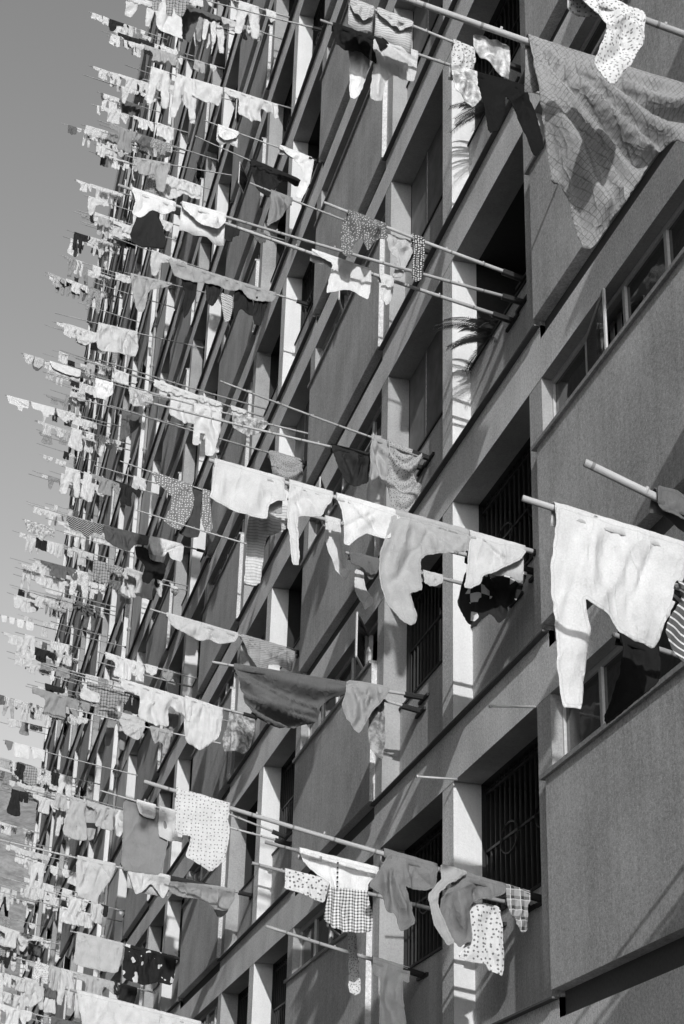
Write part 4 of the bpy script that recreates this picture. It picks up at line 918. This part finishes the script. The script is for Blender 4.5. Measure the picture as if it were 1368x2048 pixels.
# ------------------------------------------------------------ the garments one can tell apart
RADIAL = {'bedsheet': 0, 'polka_dot_shorts': 2, 'crumpled_shirt': 0, 'white_shirt': 0}
last = None
for i, (kind, cat, lab, pk, alb, pat, amp, du, pts) in enumerate(HERO):
    y, n0, z0, n1, z1, r = POLES[pk]
    sl = (z1 - z0) / (n1 - n0)
    ox = sum(p[0] for p in pts) / len(pts); oz = z0 + (ox - n0) * sl
    if pat == 'dress':
        wl = oz - .24; fr_ = [(-(a - ox), b - oz) for a, b in pts]
        mode = 'fold'
    poly = [(-(a - ox), b - oz) for a, b in pts]
    line = lambda x, sl=sl: -x * sl
    mode = 'swag' if amp >= .065 else 'fold'
    org = (poly[0][0] - .05, poly[0][1] + .05)
    if kind in RADIAL:
        mode = 'radial'; q = RADIAL[kind]; org = (poly[q][0], poly[q][1] + .03)
    p2 = 'plain' if pat == 'dress' else pat
    me = garment_mesh(kind, poly, line, amp * (1.3 if mode == 'fold' else 1), 100 + i, pr=r, mode=mode, back=.28 if 'towel' in kind or 'sheet' in kind else 0, collar=du == 0, soft=True, org=org)
    me.materials.append(cloth(p2, alb))
    o = link_mesh(kind, me, None, (-ox, y + du, oz)); thick(o); tag(o, lab, cat)
    if pat == 'dress':                                          # split the skirt off as a child
        bm = bmesh.new(); bm.from_mesh(me); cut = -.215
        geo = bm.verts[:] + bm.edges[:] + bm.faces[:]
        bmesh.ops.bisect_plane(bm, geom=geo, plane_co=(0, 0, cut), plane_no=(.0, 0, 1))
        b2 = bm.copy()
        bmesh.ops.delete(bm, geom=[f for f in bm.faces if f.calc_center_median().z < cut], context='FACES')
        bmesh.ops.delete(b2, geom=[f for f in b2.faces if f.calc_center_median().z >= cut], context='FACES')
        for v in b2.verts: v.co.y += .018 * math.sin(v.co.x * 70) * min(1, (cut - v.co.z) * 8 + .15)
        bm.to_mesh(me); bm.free(); m2 = bpy.data.meshes.new('skirt'); b2.to_mesh(m2); b2.free(); m2.materials.clear(); m2.materials.append(cloth('gingham', .7))
        s_ = link_mesh('skirt', m2, o); thick(s_); s_['label'] = 'small check gingham skirt of the dress'
        m = MB()
        for q in range(6): m.tube((-.05, -.05, -.03 - q * .036), (-.05, -.056, -.03 - q * .036), .008, 8)
        m.build('button', M['iron'], o)

# ------------------------------------------------------------ repeats of laundry on the other balconies
def shp(k, r):
    if k == 'towel': w_, h_ = r.uniform(.35, .7), r.uniform(.3, .6); return [(-w_ / 2, 0), (0, .0), (w_ / 2, 0), (w_ / 2 + .01, -h_ * .5), (w_ / 2 - .02, -h_), (0, -h_ - .02), (-w_ / 2 + .02, -h_), (-w_ / 2 - .01, -h_ * .5)]
    if k == 'sheet': w_, h_ = r.uniform(.9, 1.4), r.uniform(.6, 1.0); return [(-w_ / 2, 0), (0, 0), (w_ / 2, 0), (w_ / 2 - .05, -h_ * .6), (w_ / 2 - .3, -h_ * .85), (0, -h_), (-w_ / 2 + .1, -h_ * .9), (-w_ / 2, -h_ * .5)]
    if k == 'shirt':
        L = r.uniform(.5, .68); s = r.uniform(.22, .28); a = r.uniform(.28, .42); dr = r.uniform(.02, .3)
        return [(-s - a, -.01), (-s, 0), (0, 0), (s, 0), (s + a, -.01), (s + a + .02, -.15 - dr), (s + a - .1, -.17 - dr), (s + .03, -.17), (s, -.25), (s + .02, -L), (0, -L - .02), (-s - .02, -L), (-s, -.25), (-s - .03, -.17), (-s - a + .1, -.16), (-s - a, -.14)]
    if k == 'trousers':
        L = r.uniform(.8, 1.05); s = r.uniform(.2, .26); sp = r.uniform(.0, .1)
        return [(-s, 0), (0, 0), (s, 0), (s + .03, -.25), (s + sp, -L), (s + sp - .17, -L - .01), (.02, -.34), (-.02, -.34), (-s - sp + .17, -L + .02), (-s - sp, -L), (-s - .03, -.25)]
    if k == 'trousers_side':
        L = r.uniform(.7, .95); return [(-.45, 0), (0, 0), (.45, 0), (.47, -.18), (.1, -.22), (-.05, -.26), (-.08, -.45), (-.2, -L), (-.38, -L + .05), (-.42, -.4)]
    if k == 'shorts': s = r.uniform(.17, .23); return [(-s, 0), (0, 0), (s, 0), (s + .05, -.34), (.03, -.36), (0, -.22), (-.03, -.36), (-s - .05, -.34)]
    if k == 'dress': s = r.uniform(.2, .25); return [(-s, 0), (-.08, -.02), (0, -.06), (.08, -.02), (s, 0), (s - .02, -.25), (s + .14, -.85), (0, -.92), (-s - .12, -.85), (-s + .02, -.25)]
    if k == 'sock': return [(-.05, 0), (.05, 0), (.05, -.2), (.12, -.26), (.1, -.32), (-.02, -.31), (-.05, -.22)]
    return [(-.15, 0), (0, 0), (.15, 0), (.13, -.2), (.02, -.26), (-.14, -.18)]
WORDS = {'towel': 'towel', 'sheet': 'bedsheet', 'shirt': 'shirt', 'trousers': 'trousers', 'trousers_side': 'trousers hung by one leg', 'shorts': 'shorts', 'dress': 'dress', 'sock': 'sock', 'cloth': 'small cloth'}
CATS = {'towel': 'towel', 'sheet': 'sheet', 'shirt': 'shirt', 'trousers': 'trousers', 'trousers_side': 'trousers', 'shorts': 'shorts', 'dress': 'dress', 'sock': 'sock', 'cloth': 'cloth'}
TONES = [(.60, 'white', 'plain', 9), (.62, 'pale', 'plain', 5), (.6, 'pale striped', 'stripe_pale', 2), (.62, 'flower print', 'floral', 1), (.42, 'light grey', 'plain', 4), (.28, 'mid grey', 'plain', 3), (.22, 'polka dot', 'dots', 1), (.13, 'dark grey', 'plain', 4), (.03, 'black', 'plain', 7), (.3, 'plaid', 'plaid', 1)]
protos = {}
for kk in WORDS:
    for q in range(4):
        r = random.Random(hash(kk) % 1 + len(kk) * 31 + q * 7 + ord(kk[1]))
        ol = shp(kk, r); tilt = math.tan(R(9.5))
        ol = [(x * (1 if kk in ('sock', 'cloth') else r.uniform(.93, 1.07)), z - x * tilt) for x, z in ol]
        hh = .05 if kk in ('sheet', 'trousers', 'trousers_side', 'dress') else .035
        protos[(kk, q)] = (garment_mesh(WORDS[kk].replace(' ', '_') if kk != 'trousers_side' else 'trousers', ol, lambda x: -x * tilt, .045, 900 + q * 13 + len(kk), h=hh, pr=.016, jag=.01), max(x for x, _ in ol) - min(x for x, _ in ol))
        protos[(kk, q)][0].materials.append(cloth('plain', .78))
counts = {}; MAXN = 285
def far_word(y): return 'nearer' if y < 26 else ('distant' if y < 48 else 'farthest')
def where(y, z, j):
    hgt = 'low' if z < 14 else ('halfway up' if z < 32 else 'high up')
    return hgt, ('before the stair rib' if y < U(10.1) else 'past the stair rib')
npole = 0
cands = []
for (nv, d, side, j, k, y0, y1) in openings:
    if nv or j < 3: continue
    cands.append((d, side, j, k, y0, y1))
cands.sort(key=lambda t: t[0])
pole_total = len(POLES)
for (d, side, j, k, y0, y1) in cands:
    r = random.Random(5000 + j * 131 + k * 17 + (side == 'b') * 7)
    zb = Zk(k - 1, .305)
    near_hero = any(y0 - 1.0 < hy < y1 + 1.0 and abs(hz - zb) < .8 for hy, hz in hero_bases)
    if near_hero and r.random() < .8: continue
    n = r.choice([1, 1, 2, 2, 3] if j < 7 else [0, 1, 1, 2, 2])
    if j == 3: n = min(n, 1) if r.random() < .5 else min(n, 2)
    for q in range(n):
        if pole_total >= 296: break
        y = y0 + (y1 - y0) * r.uniform(.12, .88); L = r.uniform(1.9, 3.1) + (.3 if 5 <= j <= 8 and r.random() < .3 else 0); th = R(9.5 + r.uniform(-1, 1)); yaw = R(r.uniform(-3, 3))
        dr = Vector((-math.cos(th) * math.cos(yaw), math.sin(yaw) * math.cos(th), math.sin(th)))
        b = Vector((.13, y, zb)); t = b + dr * L
        pa, pb = px(t), px(b)
        if not pa or not pb or max(pa[0], pb[0]) < -5 or min(pa[1], pb[1]) > 2060 or max(pa[1], pb[1]) < -60: continue
        hgt, rel = where(y, b.z, j)
        fill = r.random(); bare = fill < (.35 if k <= 0 and j >= 6 else .15)
        seq = []
        if not bare:
            s = r.uniform(.05, .4) if r.random() < .75 else L * .4
            wts = [t_[3] * (2.2 if (j >= 5 and t_[0] > .5) else 1) for t_ in TONES]
            tk = r.choices(TONES, wts)[0]
            while s < L - .55:
                kind = r.choices(list(WORDS), [4, .8, 5, 3, 1.5, 3.5, 1, 4, 5])[0]
                if r.random() < .6: tk = r.choices(TONES, wts)[0]
                me, W_ = protos[(kind, r.randrange(4))]; bx_ = r.uniform(.58, 1.0) * (.85 if j >= 4 else 1); W_ *= bx_
                if s + W_ > L - .25:
                    if kind in ('sock', 'cloth'): break
                    s += .12; 
                    kind = 'cloth'; me, W_ = protos[('cloth', r.randrange(4))]
                if counts.get(CATS[kind], 0) >= MAXN - 20: break
                seq.append((kind, tk, me, s + W_ / 2, bx_)); counts[CATS[kind]] = counts.get(CATS[kind], 0) + 1
                s += W_ * r.uniform(.62, .9) + r.choice([0, 0, .03, .15])
                if r.random() < .12: s += r.uniform(.2, .7)
        names = ['%s %s' % (a[1][1], WORDS[a[0]].split(' hung')[0]) for a in seq]
        desc = 'bare ' if not seq else ''
        hold = '' if not seq else (' holding ' + names[0])
        put_pole(b, t, r.uniform(.014, .018), '%sbamboo pole%s, %s %s' % (far_word(y) + ' ' + desc, hold, hgt, rel), 'bamboo laundry poles reaching out from the balconies'); pole_total += 1
        if d < 26: socket(y, b.z - .01, dr)
        for i2, (kind, tk, me, sc, flip) in enumerate(seq):
            o = link_mesh(me.name.split('.')[0], me, None, b + dr * (L - sc))
            o.rotation_euler = (0, th - R(9.5), -yaw)
            sc_ = r.uniform(.72, .95) if j >= 4 else r.uniform(.85, 1.05); o.scale = (flip, 1, sc_ * r.uniform(.9, 1.15))
            o.data = me; o.material_slots[0].link = 'OBJECT'; o.material_slots[0].material = cloth(tk[2], tk[0])
            nb = ''
            if i2 > 0 and i2 < len(seq) - 1: nb = ' between %s and %s' % (names[i2 - 1], names[i2 + 1])
            elif i2 > 0: nb = ' after %s at pole foot' % names[i2 - 1]
            elif len(seq) > 1: nb = ' outermost before %s' % names[1]
            lab = '%s %s%s, %s %s' % (far_word(y) + ' ' + tk[1], WORDS[kind].split(' hung')[0], nb, hgt, rel)
            tag(o, ' '.join(lab.split()[:16]), CATS[kind], {'towel': 'towels', 'sheet': 'bedsheets', 'shirt': 'shirts', 'trousers': 'trousers', 'shorts': 'shorts', 'dress': 'dresses', 'sock': 'socks', 'cloth': 'small cloths'}[CATS[kind]] + ' hung on the balcony poles')
            thick(o)
for s_ in socks: s_.build('pole_socket', M['iron'], block)
print('poles', pole_total, 'garments', counts)

# ------------------------------------------------------------ potted palms on the balcony ledge beside the white fin
def palm(loc, n, label, seed):
    r = random.Random(seed); t = empty('potted_palm', loc); tag(t, label, 'potted plant', 'potted palms on the parapets')
    m = MB(); m.tube((0, 0, 0), (0, 0, .16), .07, 12, 0, .095); m.tube((0, 0, .15), (0, 0, .175), .105, 12); m.build('pot', M['sill'], t, smooth=False)
    m = MB(); lf = MB()
    for i in range(n):
        az = r.uniform(0, 6.28); L = r.uniform(.2, .46); up = r.uniform(.2, 1.5); pts = []
        for q in range(9):
            s = q / 8; rr_ = L * s; pts.append(Vector((math.cos(az) * rr_ - .30 * s, math.sin(az) * rr_, .17 + up * L * s - 1.1 * L * s * s)))
        m.path(pts, .004, 4)
        for q in range(2, 9):
            d = (pts[q] - pts[q - 1]).normalized(); sd_ = d.cross(Vector((0, 0, 1))).normalized()
            for sg in (-1, 1):
                for f in (0, .25, .5, .75):
                    a = pts[q - 1].lerp(pts[q], f); l = .15 * (1 - .07 * q); e = a + (sd_ * sg * .75 + d * .65 + Vector((0, 0, -.25))) * l; wv = d * .0035
                    c = len(lf.v); lf.v += [tuple(a - wv), tuple(a + wv), tuple(a.lerp(e, .5) + wv * 1.2 + Vector((0, 0, .006))), tuple(e), tuple(a.lerp(e, .5) - wv * 1.2)]; lf.f.append((c, c + 1, c + 2, c + 3, c + 4)); lf.m.append(0)
    m.build('stem', M['leaf'], t); lf.build('foliage', M['leaf'], t)
M['leaf'] = plain_mat('dark_leaf', .06, .5)
palm((.36, U(3.06), Zk(1, .34) - .12), 26, 'thin leaved palm on the ledge by the white fin, below the three pole ends', 3)
palm((.36, U(3.04), Zk(2, .34) - .12), 22, 'thin leaved palm against the white fin, under the black trousers at top', 5)
